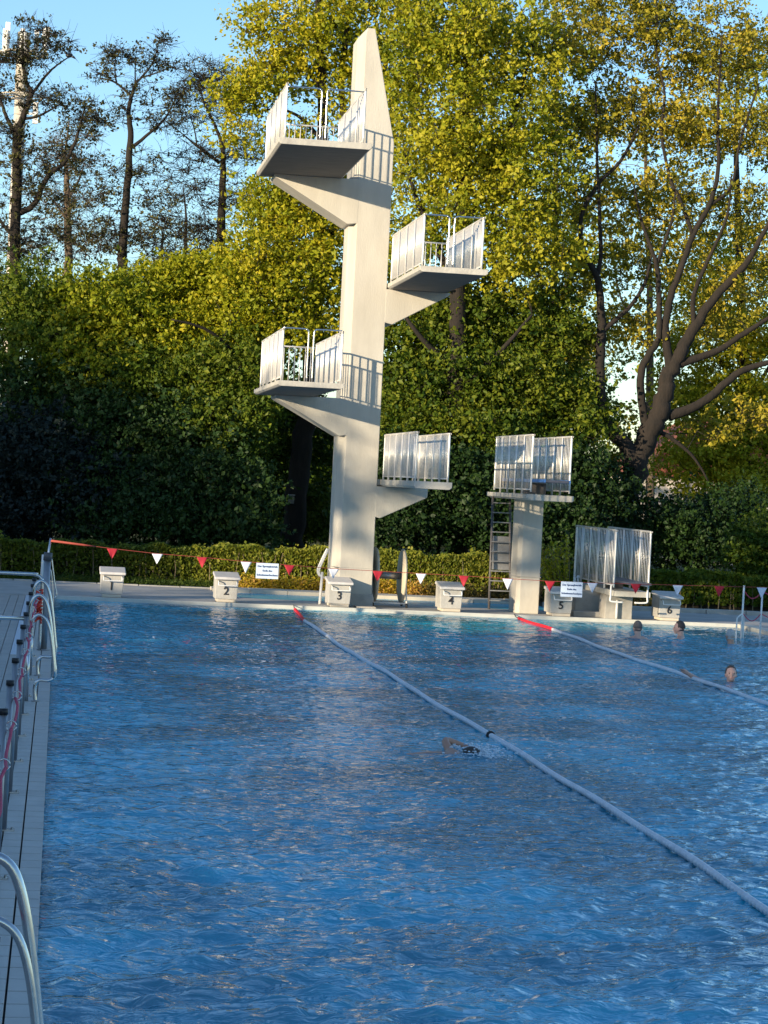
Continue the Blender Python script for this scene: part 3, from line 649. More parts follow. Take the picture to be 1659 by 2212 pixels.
b.tube(smoothpath([(hx-0.20, yy-0.19, -0.03), (hx+0.05, yy-0.24, -0.09), (hx+0.3, yy-0.22, -0.14)], 5), [0.045-0.018*i/10 for i in range(11)], 10)
for f_ in range(4): b.tube([(hx+0.03, yy+0.40+f_*0.017, 0.045), (hx+0.12, yy+0.41+f_*0.019, 0.0)], [0.012, 0.008], 6)
link('body', remesh(b, 0.008), M['tanskin'], P, True).location.z -= 0.045
b = MB(); b.ell((hx-0.005, yy, -0.01), (0.108, 0.084, 0.082), 20, 14); link('hair', remesh(b, 0.008), M['hairdark'], P, True)
b = MB()
for i in range(420):
    a = random.uniform(0, 6.28); rr_ = abs(random.gauss(0, 0.13)); cx, cy = random.choice(((hx+0.06, yy+0.36), (hx+0.1, yy-0.25), (hx+0.1, yy+0.1)))
    b.ell((cx+rr_*1.6*math.cos(a), cy+rr_*math.sin(a)*1.2, abs(random.gauss(0, 0.03))+0.002), (random.uniform(0.006, 0.022), random.uniform(0.006, 0.020), random.uniform(0.003, 0.010)), 6, 4)
tag(obj('splash_foam', b, M['foam'], None, True), kind='stuff')

# ------------------------------------------------------------------ foliage
def leaves_mesh(name, C, size, tone, m, parent=None, droop=0.5, aspect=0.62, seed=1):
    """C (n,3) leaf centres; every leaf a folded pointed blade of two faces"""
    r = np.random.default_rng(seed); n = len(C)
    nrm = r.normal(size=(n, 3)); nrm[:, 2] = nrm[:, 2]*0.8+droop; nrm[:, 1] -= 0.25; nrm /= np.linalg.norm(nrm, axis=1)[:, None]
    d = r.normal(size=(n, 3)); d -= nrm*(d*nrm).sum(1)[:, None]; d /= np.linalg.norm(d, axis=1)[:, None]
    s = np.cross(nrm, d); L_ = (size*r.choice([.6, .8, 1., 1.25, 1.6], n)*r.uniform(.85, 1.15, n))[:, None]
    fold = nrm*L_*0.12
    v = np.stack([C-d*L_*0.5, C+s*L_*0.5*aspect-fold-d*L_*0.08, C+d*L_*0.5, C-s*L_*0.5*aspect-fold-d*L_*0.08], 1).reshape(-1, 3)
    i = np.arange(n)*4; f = np.stack([i, i+1, i+2, i, i+2, i+3], 1).reshape(-1, 3)
    me = bpy.data.meshes.new(name); me.vertices.add(len(v)); me.vertices.foreach_set('co', v.astype('f').ravel())
    me.loops.add(f.size); me.loops.foreach_set('vertex_index', f.astype('i').ravel())
    me.polygons.add(len(f)); me.polygons.foreach_set('loop_start', np.arange(0, f.size, 3, dtype='i'))
    me.update(calc_edges=True)
    a = me.attributes.new('tone', 'FLOAT', 'POINT'); a.data.foreach_set('value', np.repeat(np.clip(tone, 0, 1), 4).astype('f'))
    return link(name, me, m, parent)
def tonefield(C, base, spread, leafvar, r):
    ph = r.uniform(0, 6.28, 6)
    t = np.sin(C[:, 0]*0.9+ph[0]+np.sin(C[:, 2]*0.7+ph[1]))*np.sin(C[:, 2]*1.1+ph[2]+np.sin(C[:, 1]*0.6+ph[3]))
    return base+spread*t+r.normal(0, leafvar, len(C))
def twigs(mb, nodes, clumps, r, rad=0.035, jit=0.25, seg=5):
    """join each clump to the nearest part of the skeleton, growing the skeleton as it goes"""
    N = np.array(nodes); W = np.zeros(len(N))
    d0 = np.array([np.min(np.linalg.norm(N-c, axis=1)) for c in clumps])
    for idx in np.argsort(d0):
        c = clumps[idx]; dd = np.linalg.norm(N-c, axis=1)+0.6*np.maximum(0, N[:, 2]-c[2]+0.2)+W
        j = int(np.argmin(dd)); a = N[j]; Ln = np.linalg.norm(c-a)
        if Ln < 0.15: continue
        k = max(3, int(Ln/0.55)+2); t = np.linspace(0, 1, k)[:, None]
        p = a+(c-a)*t; p[:, 2] += (np.sin(t[:, 0]*math.pi)*0.10*Ln)*r.uniform(-0.6, 1.2); p[1:-1] += r.normal(0, 0.05*jit*4*min(1, Ln/2), (k-2, 3))
        r0 = min(rad*(0.35+0.25*Ln), rad*1.6)*(0.8 if j < 1 else 0.62)
        mb.tube([Vector(q) for q in p], [r0*(1-0.75*x)+0.004 for x in t[:, 0]], seg)
        N = np.vstack([N, p[1:]]); W = np.concatenate([W, np.full(k-1, 0.25)])
def spray(mb, cl, r, ln, k, rad=0.006):
    for c in cl:
        for _ in range(k):
            d = r.normal(size=3); d[2] = d[2]*.6+.15; d /= np.linalg.norm(d); L_ = ln*r.uniform(.5, 1.2); m_ = c+d*L_*.5+r.normal(0, .04, 3)
            mb.tube([Vector(c), Vector(m_), Vector(c+d*L_)], [rad*1.4, rad, rad*.5], 4)
def subcluster(w_, m, per, clump, flat, sz, r):
    k = max(3, per//8); sub = r.normal(0, 1, (m, k, 3))*np.array([clump, clump, clump*flat])
    pick = r.integers(0, k, (m, per)); off = sub[np.arange(m)[:, None], pick].reshape(-1, 3)
    return w_+off*sz+r.normal(0, 1, (m*per, 3))*np.array([.30, .30, .22])*clump
def make_tree(name, label, limbs, blobs, lm, leaf=0.13, per=55, clump=0.42, bark='bark', group=None, cat='tree', tone=0.5, base=None, seed=1, hollow=0.35, flat=0.7, twig=0.035, drawtwigs=True, fine=0):
    r = np.random.default_rng(seed)
    lm_pts = [[(at(px, py, Y), rad) for px, py, Y, rad in lb] for lb in limbs]
    b0 = lm_pts[0][0][0]; T_ = thing(name, label, cat, (b0.x, b0.y, 0.0), group)
    mb = MB(); nodes = []
    for lb in lm_pts:
        pts = smoothpath([p for p, _ in lb], 5); rs = np.interp(np.linspace(0, 1, len(pts)), np.linspace(0, 1, len(lb)), [q for _, q in lb])
        pts = [p+Vector((random.gauss(0, 0.12*q), random.gauss(0, 0.12*q), 0)) for p, q in zip(pts, rs)]
        mb.tube(pts, list(rs), 10); nodes += [tuple(p) for p in pts[2:]]
    obj('trunk', mb, M[bark], T_, True)
    cl = []; wts = []
    for px, py, Y, rx, ry, rz, n in blobs:
        c = at(px, py, Y)
        dirs = r.normal(size=(n, 3)); dirs /= np.linalg.norm(dirs, axis=1)[:, None]; rad = (hollow+(1-hollow)*r.uniform(0, 1, n)**0.6)[:, None]
        cl.append(np.array(c)+dirs*rad*np.array([rx, ry, rz]))
    cl = np.vstack(cl); cl = cl[cl[:, 2] > 0.2]
    if drawtwigs:
        tb = MB(); twigs(tb, nodes, cl, r, twig)
        if fine: spray(tb, cl, r, clump*2.2, fine)
        obj('branches', tb, M[bark], T_, True)
    n = len(cl)*per
    w_ = np.repeat(cl, per, 0); sz = np.repeat(r.uniform(0.5, 1.35, len(cl)), per)[:, None]
    C = subcluster(w_, len(cl), per, clump, flat, sz, r)
    ct = np.repeat(r.normal(0, 0.15, len(cl)), per)
    tn = tonefield(C, tone, 0.16, 0.17, r)+ct
    leaves_mesh('crown', C, leaf, tn, L[lm], T_, seed=seed+9)
    return T_

# --- tall bare-ish alders against the sky at the left
make_tree('alder_tree', 'dark tall alder at the left edge with big side limb, before the mast',
    [[(22, 1190, 72, .24), (30, 800, 72, .20), (33, 562, 72, .17), (36, 364, 72, .15), (38, 298, 72, .14), (48, 255, 72, .10), (68, 205, 72, .08), (58, 180, 72, .06), (50, 140, 72, .05), (50, 70, 72, .02)],
     [(43, 460, 72, .10), (75, 440, 72, .09), (100, 385, 72, .08), (140, 350, 72, .065), (165, 300, 72, .05), (182, 235, 72, .02)],
     [(38, 298, 72, .09), (15, 255, 72, .06), (3, 220, 72, .05), (-12, 170, 72, .02)],
     [(68, 205, 72, .05), (98, 165, 72, .04), (118, 145, 72, .03), (150, 122, 72, .015)],
     [(45, 258, 72, .05), (85, 250, 72, .04), (130, 225, 72, .02)], [(40, 520, 72, .07), (10, 490, 72, .05), (-20, 440, 72, .03)]],
    [(50, 125, 72, .9, .9, .35, 22), (85, 65, 72, .7, .6, .4, 12), (48, 95, 72, .6, .6, .4, 8), (20, 130, 72, .9, .7, .3, 14), (105, 90, 72, .5, .5, .5, 9), (140, 110, 72, .55, .5, .35, 9), (5, 190, 72, .8, .8, .9, 14), (40, 215, 72, .9, .9, .6, 14),
     (100, 215, 72, .8, .7, .35, 13), (145, 210, 72, .6, .6, .3, 8), (185, 235, 72, .8, .7, .55, 14), (205, 265, 72, .7, .7, .3, 11), (165, 270, 72, 1., .8, .4, 13), (30, 300, 72, 1.1, .9, .6, 22), (75, 330, 72, 1.1, .9, .6, 12), (110, 380, 72, 1.3, 1., .7, 22), (60, 430, 72, 1.3, 1., .8, 18), (10, 400, 72, 1., 1., 1.2, 16), (70, 520, 72, 1.6, 1.2, .8, 26), (120, 500, 72, 1.2, 1., .8, 16), (15, 540, 72, 1.4, 1.2, .9, 24)],
    'alder', .085, 24, .24, seed=11, tone=.45, hollow=.1, twig=.026, fine=8)
make_tree('alder_tree', 'slim alder with a straight reddish trunk, second from the left',
    [[(146, 1190, 80, .20), (146, 700, 80, .17), (147, 500, 80, .14), (143, 380, 80, .09), (141, 330, 80, .05), (150, 260, 80, .02)], [(147, 430, 80, .06), (170, 390, 80, .04), (180, 360, 80, .02)], [(146, 480, 80, .05), (120, 440, 80, .03), (100, 420, 80, .015)]],
    [(145, 310, 80, 1.3, 1.2, .8, 28), (120, 345, 80, 1.2, 1., .6, 18), (180, 350, 80, 1.2, 1., .6, 18), (110, 430, 80, 1.3, 1., .8, 20), (185, 430, 80, 1.2, 1., .8, 18), (150, 500, 80, 1.7, 1.2, .9, 26), (200, 520, 80, 1.2, 1., .8, 16), (105, 540, 80, 1.6, 1.2, .8, 22)],
    'alder', .09, 22, .28, bark='palebark', seed=12, tone=.5, hollow=.1, twig=.024, fine=8)
make_tree('alder_tree', 'lone slender alder standing free against the blue sky with forked top',
    [[(262, 1190, 70, .19), (262, 640, 70, .16), (264, 540, 70, .15), (272, 430, 70, .12), (281, 320, 70, .10), (281, 270, 70, .085), (278, 240, 70, .07), (284, 205, 70, .06)],
     [(284, 207, 70, .045), (252, 180, 70, .03), (232, 172, 70, .025), (210, 168, 70, .012)], [(284, 207, 70, .05), (295, 178, 70, .04), (305, 168, 70, .035), (330, 135, 70, .025), (345, 85, 70, .012)], [(293, 190, 70, .03), (292, 150, 70, .02), (292, 125, 70, .01)], [(252, 180, 70, .03), (248, 150, 70, .02), (250, 115, 70, .01)],
     [(286, 318, 70, .06), (320, 290, 70, .045), (355, 258, 70, .035), (378, 215, 70, .015)], [(305, 168, 70, .03), (345, 155, 70, .02), (375, 142, 70, .01)]],
    [(215, 160, 70, .5, .4, .18, 8), (240, 125, 70, .5, .4, .35, 9), (255, 108, 70, .45, .4, .25, 7), (292, 125, 70, .55, .4, .3, 10), (335, 125, 70, .35, .4, .5, 9), (348, 92, 70, .25, .3, .35, 6), (375, 142, 70, .4, .4, .15, 6), (300, 200, 70, .8, .6, .4, 12), (268, 240, 70, .6, .5, .4, 8),
     (385, 200, 70, .6, .5, .35, 10), (370, 235, 70, .5, .4, .4, 8), (340, 265, 70, .6, .5, .3, 8), (305, 355, 70, 1.0, .8, .5, 12), (255, 370, 70, .9, .8, .6, 12), (225, 430, 70, 1., .8, .8, 20), (320, 440, 70, 1.1, .9, .8, 22), (300, 500, 70, 1.4, 1., .8, 28), (225, 520, 70, 1.2, 1., .8, 24)],
    'alder', .08, 24, .22, seed=13, tone=.48, hollow=.1, twig=.024, fine=8)
make_tree('alder_tree', 'twiggy pale alder close beside the big maple, hardly in leaf',
    [[(473, 1190, 74, .2), (475, 600, 74, .16), (480, 420, 74, .12), (482, 345, 74, .09), (475, 300, 74, .06), (455, 250, 74, .04), (438, 215, 74, .03), (430, 170, 74, .01)], [(482, 345, 74, .05), (488, 270, 74, .035), (495, 225, 74, .02), (490, 160, 74, .01)], [(475, 352, 74, .06), (425, 315, 74, .04), (395, 290, 74, .02), (370, 270, 74, .01)], [(425, 315, 74, .03), (420, 280, 74, .02), (400, 220, 74, .01)]],
    [(440, 165, 74, 1., .8, .6, 34), (480, 180, 74, .9, .8, .7, 26), (400, 200, 74, .6, .5, .5, 14), (500, 230, 74, .8, .8, .6, 18), (390, 260, 74, .9, .7, .5, 18), (450, 250, 74, 1., .8, .6, 22), (430, 330, 74, 1.3, 1., .7, 24), (500, 340, 74, 1.2, 1., .8, 26), (450, 410, 74, 1.4, 1., .8, 34), (510, 440, 74, 1.3, 1., .8, 30), (400, 470, 74, 1.3, 1., .8, 22), (460, 520, 74, 1.6, 1.1, .8, 36), (380, 380, 74, .9, .8, .6, 12), (545, 300, 74, 1.1, 1., .8, 18)],
    'alder', .07, 12, .26, seed=14, tone=.45, hollow=.1, twig=.022, fine=9)
make_tree('alder_tree', 'thin dark alder low behind the shrubs between two taller alders',
    [[(395, 1190, 78, .15), (392, 640, 78, .10), (398, 560, 78, .07), (402, 470, 78, .04), (395, 400, 78, .015)], [(392, 600, 78, .05), (430, 560, 78, .03), (450, 520, 78, .01)], [(345, 1190, 82, .12), (348, 620, 82, .07), (352, 500, 82, .02)]],
    [(395, 520, 78, 1.5, 1., .7, 34), (345, 520, 82, 1.2, 1., .9, 26), (360, 580, 78, 1.8, 1., .7, 30), (430, 580, 78, 1.5, 1., .7, 26)],
    'alder', .085, 20, .28, seed=15, tone=.42, hollow=.1, twig=.022, fine=9)

# --- the big maple behind the tower
make_tree('maple_tree', 'huge yellow green maple rising above the picture behind the left platforms',
    [[(632, 1235, 66, .36), (638, 1100, 66, .34), (655, 940, 66, .31), (670, 840, 66, .27), (684, 640, 66, .22), (694, 400, 66, .18), (696, 220, 66, .15), (688, 60, 66, .11), (690, -200, 66, .04)],
     [(680, 700, 66, .14), (715, 520, 66, .12), (742, 300, 66, .11), (738, 180, 66, .09), (750, 60, 66, .07), (770, -120, 66, .03)],
     [(692, 300, 66, .07), (650, 255, 66, .05), (600, 235, 66, .035), (545, 245, 66, .02)], [(690, 180, 66, .07), (640, 130, 66, .05), (590, 90, 66, .02)],
     [(742, 300, 66, .06), (800, 250, 66, .05), (870, 200, 66, .03)], [(676, 700, 65, .08), (600, 640, 64, .06), (540, 600, 63.5, .03)], [(664, 900, 65, .08), (560, 820, 64, .06), (460, 720, 63, .045), (370, 690, 62.5, .02)], [(672, 800, 65.5, .07), (740, 700, 65, .05), (800, 620, 65, .02)]],
    [(720, -50, 66, 2.5, 2, .8, 30), (620, 60, 66, 1.5, 1.6, 1.1, 62), (700, 70, 66, 1.6, 1.8, 1.3, 60), (790, 60, 66, 1.7, 1.8, 1.4, 70), (560, 190, 66, 1.1, 1.3, .75, 44), (510, 215, 66, .7, .9, .55, 20), (530, 300, 66, .7, .9, .4, 12), (600, 140, 66, .8, 1., .6, 26), (640, 285, 66, .8, 1., .3, 12), (690, 170, 66, .9, 1., .6, 16), (770, 200, 66, .9, 1.3, 1.2, 34), (860, 130, 66, 1.6, 1.8, 1.8, 70), (870, 330, 66, 1.0, 1.6, 1.4, 34), (745, 330, 66.5, 1.0, 1.2, .8, 24),
     (590, 440, 65, 1.1, 1.6, .8, 70), (660, 480, 65, 1.4, 1.6, 1.3, 100), (560, 560, 64.5, 1.2, 1.5, 1.0, 85), (640, 600, 64.5, 1.6, 1.6, 1.0, 100), (540, 650, 64, 1.2, 1.4, .8, 70), (700, 690, 65, 1.3, 1.5, .9, 70), (610, 700, 64, 1.5, 1.5, .8, 70), (800, 560, 66, 1.2, 1.5, 1.5, 40)],
    'gold', .11, 58, .33, bark='bark', seed=21, tone=.6, twig=.035)
make_tree('maple_tree', 'broad yellow green maple filling the sky right of the tower top',
    [[(985, 1200, 63.5, .30), (985, 900, 63.5, .27), (990, 620, 63.5, .22), (1000, 380, 63.5, .17), (1010, 160, 63.5, .12), (1000, -120, 63.5, .04)], [(990, 640, 63.5, .12), (930, 500, 63.5, .09), (890, 400, 63.5, .05), (870, 300, 63.5, .02)], [(998, 500, 63.5, .12), (1060, 380, 63.5, .09), (1110, 250, 63.5, .06), (1150, 100, 63.5, .03)], [(986, 800, 63.5, .10), (910, 730, 63, .07), (860, 660, 63, .03)], [(986, 850, 63.5, .10), (1080, 760, 63, .07), (1150, 680, 63, .03)]],
    [(1000, -50, 63.5, 3, 2, .8, 30), (930, 60, 63.5, 1.8, 2, 1.4, 90), (1040, 60, 63.5, 2.0, 2, 1.4, 100), (1120, 130, 63.5, 1.6, 1.8, 1.5, 70), (960, 200, 63.5, 1.8, 2, 1.5, 100), (1070, 260, 63.5, 1.9, 2, 1.5, 105), (920, 330, 63.5, 1.4, 2, 1.3, 70), (1010, 380, 63.5, 1.8, 2, 1.2, 95), (1130, 380, 63.5, 1.6, 1.8, 1.4, 70), (950, 470, 63.5, 1.6, 1.8, .9, 50), (1080, 510, 63.5, 1.8, 2, 1.3, 95), (920, 560, 63.5, 1.3, 1.6, .7, 26), (1150, 560, 63.5, 1.4, 1.8, 1.3, 60)],
    'maple', .11, 58, .33, bark='bark', seed=22, tone=.72, twig=.035)
make_tree('maple_tree', 'lower leafy maple behind the right platforms, greener and half in shade',
    [[(1040, 1200, 65, .2), (1045, 1000, 65, .18), (1060, 820, 65, .14), (1050, 650, 65, .08), (1040, 560, 65, .03)], [(1050, 900, 65, .09), (960, 800, 64.5, .06), (890, 730, 64, .03)], [(1055, 860, 65, .09), (1150, 800, 65, .06), (1210, 740, 65, .03)]],
    [(900, 720, 64.5, 1.3, 1.4, .8, 60), (990, 680, 65, 1.7, 1.6, .9, 85), (1100, 680, 65, 1.8, 1.6, 1., 95), (1190, 720, 65, 1.4, 1.6, 1., 70), (880, 830, 64, 1.1, 1.3, .9, 55), (970, 800, 64, 1.7, 1.5, .9, 85), (1080, 820, 64, 1.8, 1.5, 1., 95), (1180, 850, 64.5, 1.6, 1.5, 1., 85), (900, 930, 63.5, 1.2, 1.2, .7, 45), (1020, 920, 63.5, 1.8, 1.4, .6, 60), (1240, 930, 64, 1.3, 1.3, .8, 50)],
    'green', .115, 80, .36, seed=23, tone=.62, twig=.028)
# --- right tree with its visible limbs
F = 64
def lb(*q): return [(a, b_, F, c) for a, b_, c in q]
make_tree('oak_tree', 'old many limbed tree with a thick forked trunk at the right',
    [lb((1340, 1240, .40), (1346, 1142, .35), (1362, 1061, .32), (1378, 993, .31), (1409, 925, .31), (1429, 874, .27), (1441, 824, .24), (1460, 780, .21), (1482, 739, .18), (1514, 685, .15), (1554, 631, .12), (1619, 559, .09), (1672, 455, .05)),
     lb((1372, 1005, .28), (1348, 959, .22), (1314, 925, .19), (1300, 885, .16), (1295, 793, .14), (1297, 739, .14), (1299, 700, .12), (1292, 604, .10), (1262, 545, .07), (1256, 467, .06), (1294, 396, .055), (1334, 356, .05), (1362, 310, .04), (1395, 237, .02)),
     lb((1297, 725, .09), (1307, 710, .08), (1355, 668, .06), (1392, 614, .05), (1410, 540, .02)), lb((1290, 600, .07), (1298, 542, .06), (1294, 440, .05), (1290, 330, .04), (1286, 180, .02)),
     lb((1443, 898, .17), (1487, 885, .14), (1534, 858, .12), (1571, 824, .11), (1605, 800, .10), (1670, 780, .07)), lb((1464, 787, .13), (1521, 769, .11), (1565, 749, .09), (1605, 722, .08), (1670, 680, .05)),
     lb((1450, 800, .15), (1440, 740, .12), (1438, 700, .11), (1452, 630, .10), (1463, 603, .09), (1497, 508, .08), (1530, 447, .07), (1551, 372, .06), (1551, 237, .04), (1560, 80, .02)),
     lb((1400, 940, .15), (1388, 880, .12), (1385, 807, .11), (1405, 760, .10), (1422, 732, .09), (1424, 637, .08), (1419, 576, .07), (1409, 542, .06), (1385, 474, .04), (1370, 400, .02)),
     lb((1497, 508, .06), (1470, 433, .055), (1449, 389, .05), (1429, 288, .04), (1436, 203, .035), (1419, 118, .02), (1420, 20, .01)), lb((1530, 447, .05), (1580, 400, .04), (1600, 300, .035), (1640, 180, .02)),
     lb((1500, 705, .08), (1498, 640, .07), (1530, 560, .05), (1570, 470, .04), (1580, 380, .02)), lb((1409, 925, .08), (1455, 950, .06), (1500, 990, .04), (1530, 1040, .02)), lb((1419, 570, .05), (1450, 480, .04), (1460, 400, .02))],
    [(1250, 80, F+1.3, 1.5, 2, 1.4, 60), (1350, 60, F+1.3, 1.6, 2, 1.3, 62), (1470, 90, F+1.3, 1.7, 2, 1.4, 66), (1590, 110, F+1.3, 1.6, 2, 1.3, 56), (1400, -30, F+1.3, 3.5, 2, .8, 30), (1230, 260, F+1.3, 1.2, 1.8, 1.2, 44), (1330, 240, F+1.3, 1.3, 1.8, 1.1, 40), (1440, 270, F+1.3, 1.5, 1.8, 1.1, 46), (1560, 280, F+1.3, 1.5, 1.8, 1.2, 46), (1650, 300, F+1.3, 1., 1.5, 1.3, 26),
     (1220, 430, F+1.3, .9, 1.5, 1.1, 30), (1320, 430, F+1.3, 1.2, 1.6, 1., 28), (1430, 440, F+1.3, 1.3, 1.6, 1., 30), (1540, 450, F+1.3, 1.3, 1.6, 1., 26), (1640, 480, F+1.3, 1.1, 1.5, 1.2, 26), (1230, 600, F+1.3, .9, 1.4, 1., 26), (1350, 560, F+1.3, 1.1, 1.4, .9, 20), (1470, 570, F+1.3, 1.2, 1.4, .9, 22), (1600, 620, F+1.3, 1.3, 1.4, 1., 30), (1240, 740, F+1.3, .9, 1.3, .8, 26), (1360, 720, F+1.3, .9, 1.3, .7, 18), (1540, 700, F+1.3, 1.2, 1.3, .6, 20), (1640, 900, F+1.3, 1., 1.2, .7, 14), (1530, 930, F+1.3, 1., 1.2, .5, 14), (1330, 1000, F+1.3, .5, .8, .4, 8)],
    'oak', .10, 74, .30, bark='bark', seed=31, tone=.62, twig=.028, hollow=.2, fine=2)
make_tree('oak_tree', 'bright yellow tree standing behind the many limbed one at the right edge',
    [[(1600, 1220, 76, .25), (1610, 900, 76, .2), (1600, 600, 76, .15), (1590, 300, 76, .08), (1600, 60, 76, .03)], [(1608, 850, 76, .09), (1540, 760, 76, .06), (1500, 680, 76, .02)], [(1612, 880, 76, .09), (1680, 760, 76, .05), (1720, 700, 76, .02)]],
    [(1600, 200, 76, 2.2, 2, 2., 60), (1510, 620, 76, 1.5, 1.6, 1.2, 50), (1620, 560, 76, 2., 1.8, 1.5, 60), (1540, 740, 76, 1.8, 1.6, 1.2, 80), (1640, 720, 76, 1.8, 1.6, 1.2, 75), (1480, 850, 76, 1.4, 1.5, 1., 55), (1580, 860, 76, 1.8, 1.6, 1.1, 85), (1660, 880, 76, 1.4, 1.5, 1.2, 60), (1520, 970, 76, 1.6, 1.5, .9, 70), (1620, 990, 76, 1.8, 1.5, 1., 85), (1560, 1060, 75, 1.8, 1.3, .6, 60), (1460, 1010, 76, 1.1, 1.3, .6, 22)],
    'gold', .12, 66, .36, seed=32, tone=.62, twig=.03)
make_tree('birch_tree', 'airy tree far behind the fork of the right trunk',
    [[(1400, 1200, 88, .2), (1405, 800, 88, .15), (1400, 500, 88, .1), (1390, 200, 88, .03)], [(1404, 760, 88, .07), (1340, 640, 88, .04), (1320, 500, 88, .02)], [(1404, 700, 88, .07), (1470, 560, 88, .04), (1500, 420, 88, .02)]],
    [(1400, 330, 88, 3, 2, 2.6, 90), (1300, 520, 88, 2.2, 2, 2., 55), (1480, 480, 88, 2.2, 2, 2., 55), (1380, 700, 88, 2.6, 2, 1.6, 60), (1260, 760, 88, 2.2, 2, 1.6, 60), (1300, 900, 88, 2.4, 2, 1.2, 50)],
    'oak', .17, 20, .40, bark='palebark', seed=33, tone=.55, twig=.03)
make_tree('birch_tree', 'airy spring tree filling the gap between the two great crowns',
    [[(1185, 1200, 82, .2), (1190, 800, 82, .16), (1200, 450, 82, .1), (1205, 100, 82, .03)], [(1190, 700, 82, .07), (1240, 560, 82, .04), (1260, 430, 82, .02)]],
    [(1200, 60, 82, 2.2, 2, 2.2, 70), (1190, 300, 82, 2.2, 2, 2.4, 80), (1210, 540, 82, 2.2, 2, 2.2, 75), (1190, 760, 82, 2.4, 2, 1.8, 75), (860, 620, 84, 2., 2, 2.4, 60), (860, 820, 84, 2.4, 2, 2., 60)],
    'maple', .17, 24, .40, bark='palebark', seed=34, tone=.6, twig=.03)

# --- shrubs and small evergreens under the trees
def bush(name, label, blobs, lm, leaf, per, clump, seed, tone=.5, cat='shrub', group=None, stems=4, flat=.8):
    r = np.random.default_rng(seed); cs = []
    for px, py, Y, rx, ry, rz, n in blobs:
        c = at(px, py, Y); dirs = r.normal(size=(n, 3)); dirs /= np.linalg.norm(dirs, axis=1)[:, None]
        cs.append(np.array(c)+dirs*(0.25+0.75*r.uniform(0, 1, n)**0.5)[:, None]*np.array([rx, ry, rz]))
    cl = np.vstack(cs); cl = cl[cl[:, 2] > 0.1]; b0 = cl.mean(0)
    T_ = thing(name, label, cat, (b0[0], b0[1], 0), group)
    tb = MB(); nodes = []
    for i in range(stems):
        x = b0[0]+r.normal(0, 0.25); top = cl[r.integers(len(cl))]*0.5+b0*0.5
        pts = [(x, b0[1]+r.normal(0, .2), 0.0), (x*.7+top[0]*.3, b0[1], top[2]*.45), tuple(top)]
        sp = smoothpath(pts, 5); tb.tube(sp, [0.07*(1-.7*k/len(sp)) for k in range(len(sp))], 6); nodes += [tuple(p) for p in sp[3:]]
    twigs(tb, nodes, cl[::3], r, .025)
    obj('stems', tb, M['bark'], T_, True)
    n = len(cl)*per; C = subcluster(np.repeat(cl, per, 0), len(cl), per, clump, flat, 1.0, r)
    C = C[C[:, 2] > 0.02]
    leaves_mesh('foliage', C, leaf, tonefield(C, tone, .16, .17, r), L[lm], T_, seed=seed)
    return T_
GS = 'shrubs under the trees'
bush('large_shrub', 'tall light green shrub topping the left thicket below the alders', [(60, 640, 66, 2.2, 1.5, .9, 95), (160, 690, 66, 2.2, 1.5, 1., 110), (60, 760, 65, 2.4, 1.5, 1.3, 120)], 'green', .11, 84, .34, 41, .62, group=GS)
bush('large_shrub', 'pale spiky topped shrub catching sun above the left thicket', [(215, 650, 65, 1.3, 1.2, .9, 75), (275, 690, 65, 1.5, 1.3, .8, 90), (230, 780, 64.5, 2., 1.4, 1.1, 95)], 'maple', .11, 84, .30, 42, .45, group=GS)
bush('large_shrub', 'sunny yellow green shrub below the lone alder, left of the tower', [(345, 640, 66, 1.4, 1.3, .8, 75), (410, 620, 66, 1.3, 1.3, .9, 85), (470, 620, 66, 1.2, 1.3, .9, 85), (380, 730, 65, 1.9, 1.4, .9, 110), (480, 710, 65, 1.7, 1.4, .8, 100)], 'gold', .11, 86, .30, 43, .48, group=GS)
bush('large_shrub', 'mid green shrub mass left of the lower left platform', [(330, 830, 64, 2., 1.3, 1.1, 110), (430, 830, 64, 1.8, 1.3, 1., 110), (520, 800, 63.5, 1.5, 1.2, .9, 95), (490, 900, 63, 1.4, 1.2, .9, 80)], 'green', .105, 86, .30, 44, .5, group=GS)
bush('large_shrub', 'shaded dark green shrub at the middle of the left thicket', [(100, 880, 64, 2.6, 1.2, 1.2, 120), (250, 910, 63.5, 2.2, 1.2, 1.2, 120), (380, 950, 63, 2.2, 1.2, 1.1, 120)], 'dark', .11, 80, .32, 45, .65, group=GS)
bush('large_shrub', 'dark layered shrub behind the hedge left of the tower trunk', [(260, 1060, 62, 2.2, 1.1, 1., 130), (380, 1080, 61.5, 2., 1.1, .9, 120), (480, 1060, 61.5, 1.3, 1.1, 1.1, 110), (330, 1130, 61, 3.2, 1., .5, 110), (520, 1135, 61, .8, 1., .45, 45)], 'dark', .11, 80, .30, 46, .5, group=GS)
bush('yew_tree', 'blackish bushy yew at the far left behind the hedge', [(80, 990, 62.5, 1.5, 1.2, 1.3, 150), (40, 1100, 62, 2.2, 1.2, 1., 140), (160, 1060, 61.8, 1.4, 1.1, 1.3, 130)], 'yew', .12, 70, .28, 47, .5, cat='tree')
bush('large_shrub', 'sparse leafy shrub between the maple trunk and the tower shaft', [(560, 990, 67.5, 1.3, 1.2, 1.3, 90), (600, 880, 67.5, 1.2, 1.2, 1., 80), (705, 960, 68, .9, 1., 1.3, 60), (700, 1100, 67.5, .9, 1., .9, 60), (640, 1120, 68, 1.2, 1., .9, 60)], 'green', .105, 66, .28, 48, .35, group=GS)
bush('large_shrub', 'dark evergreen shrub between the tower and the springboard ladder', [(880, 1050, 62.5, 1.5, 1.1, 1.2, 130), (980, 1060, 62.5, 1.7, 1.1, 1.2, 140), (1060, 1120, 62, 1.5, 1.1, .8, 100), (850, 1140, 62, 1.4, 1., .6, 70)], 'dark', .11, 80, .30, 49, .3, group=GS)
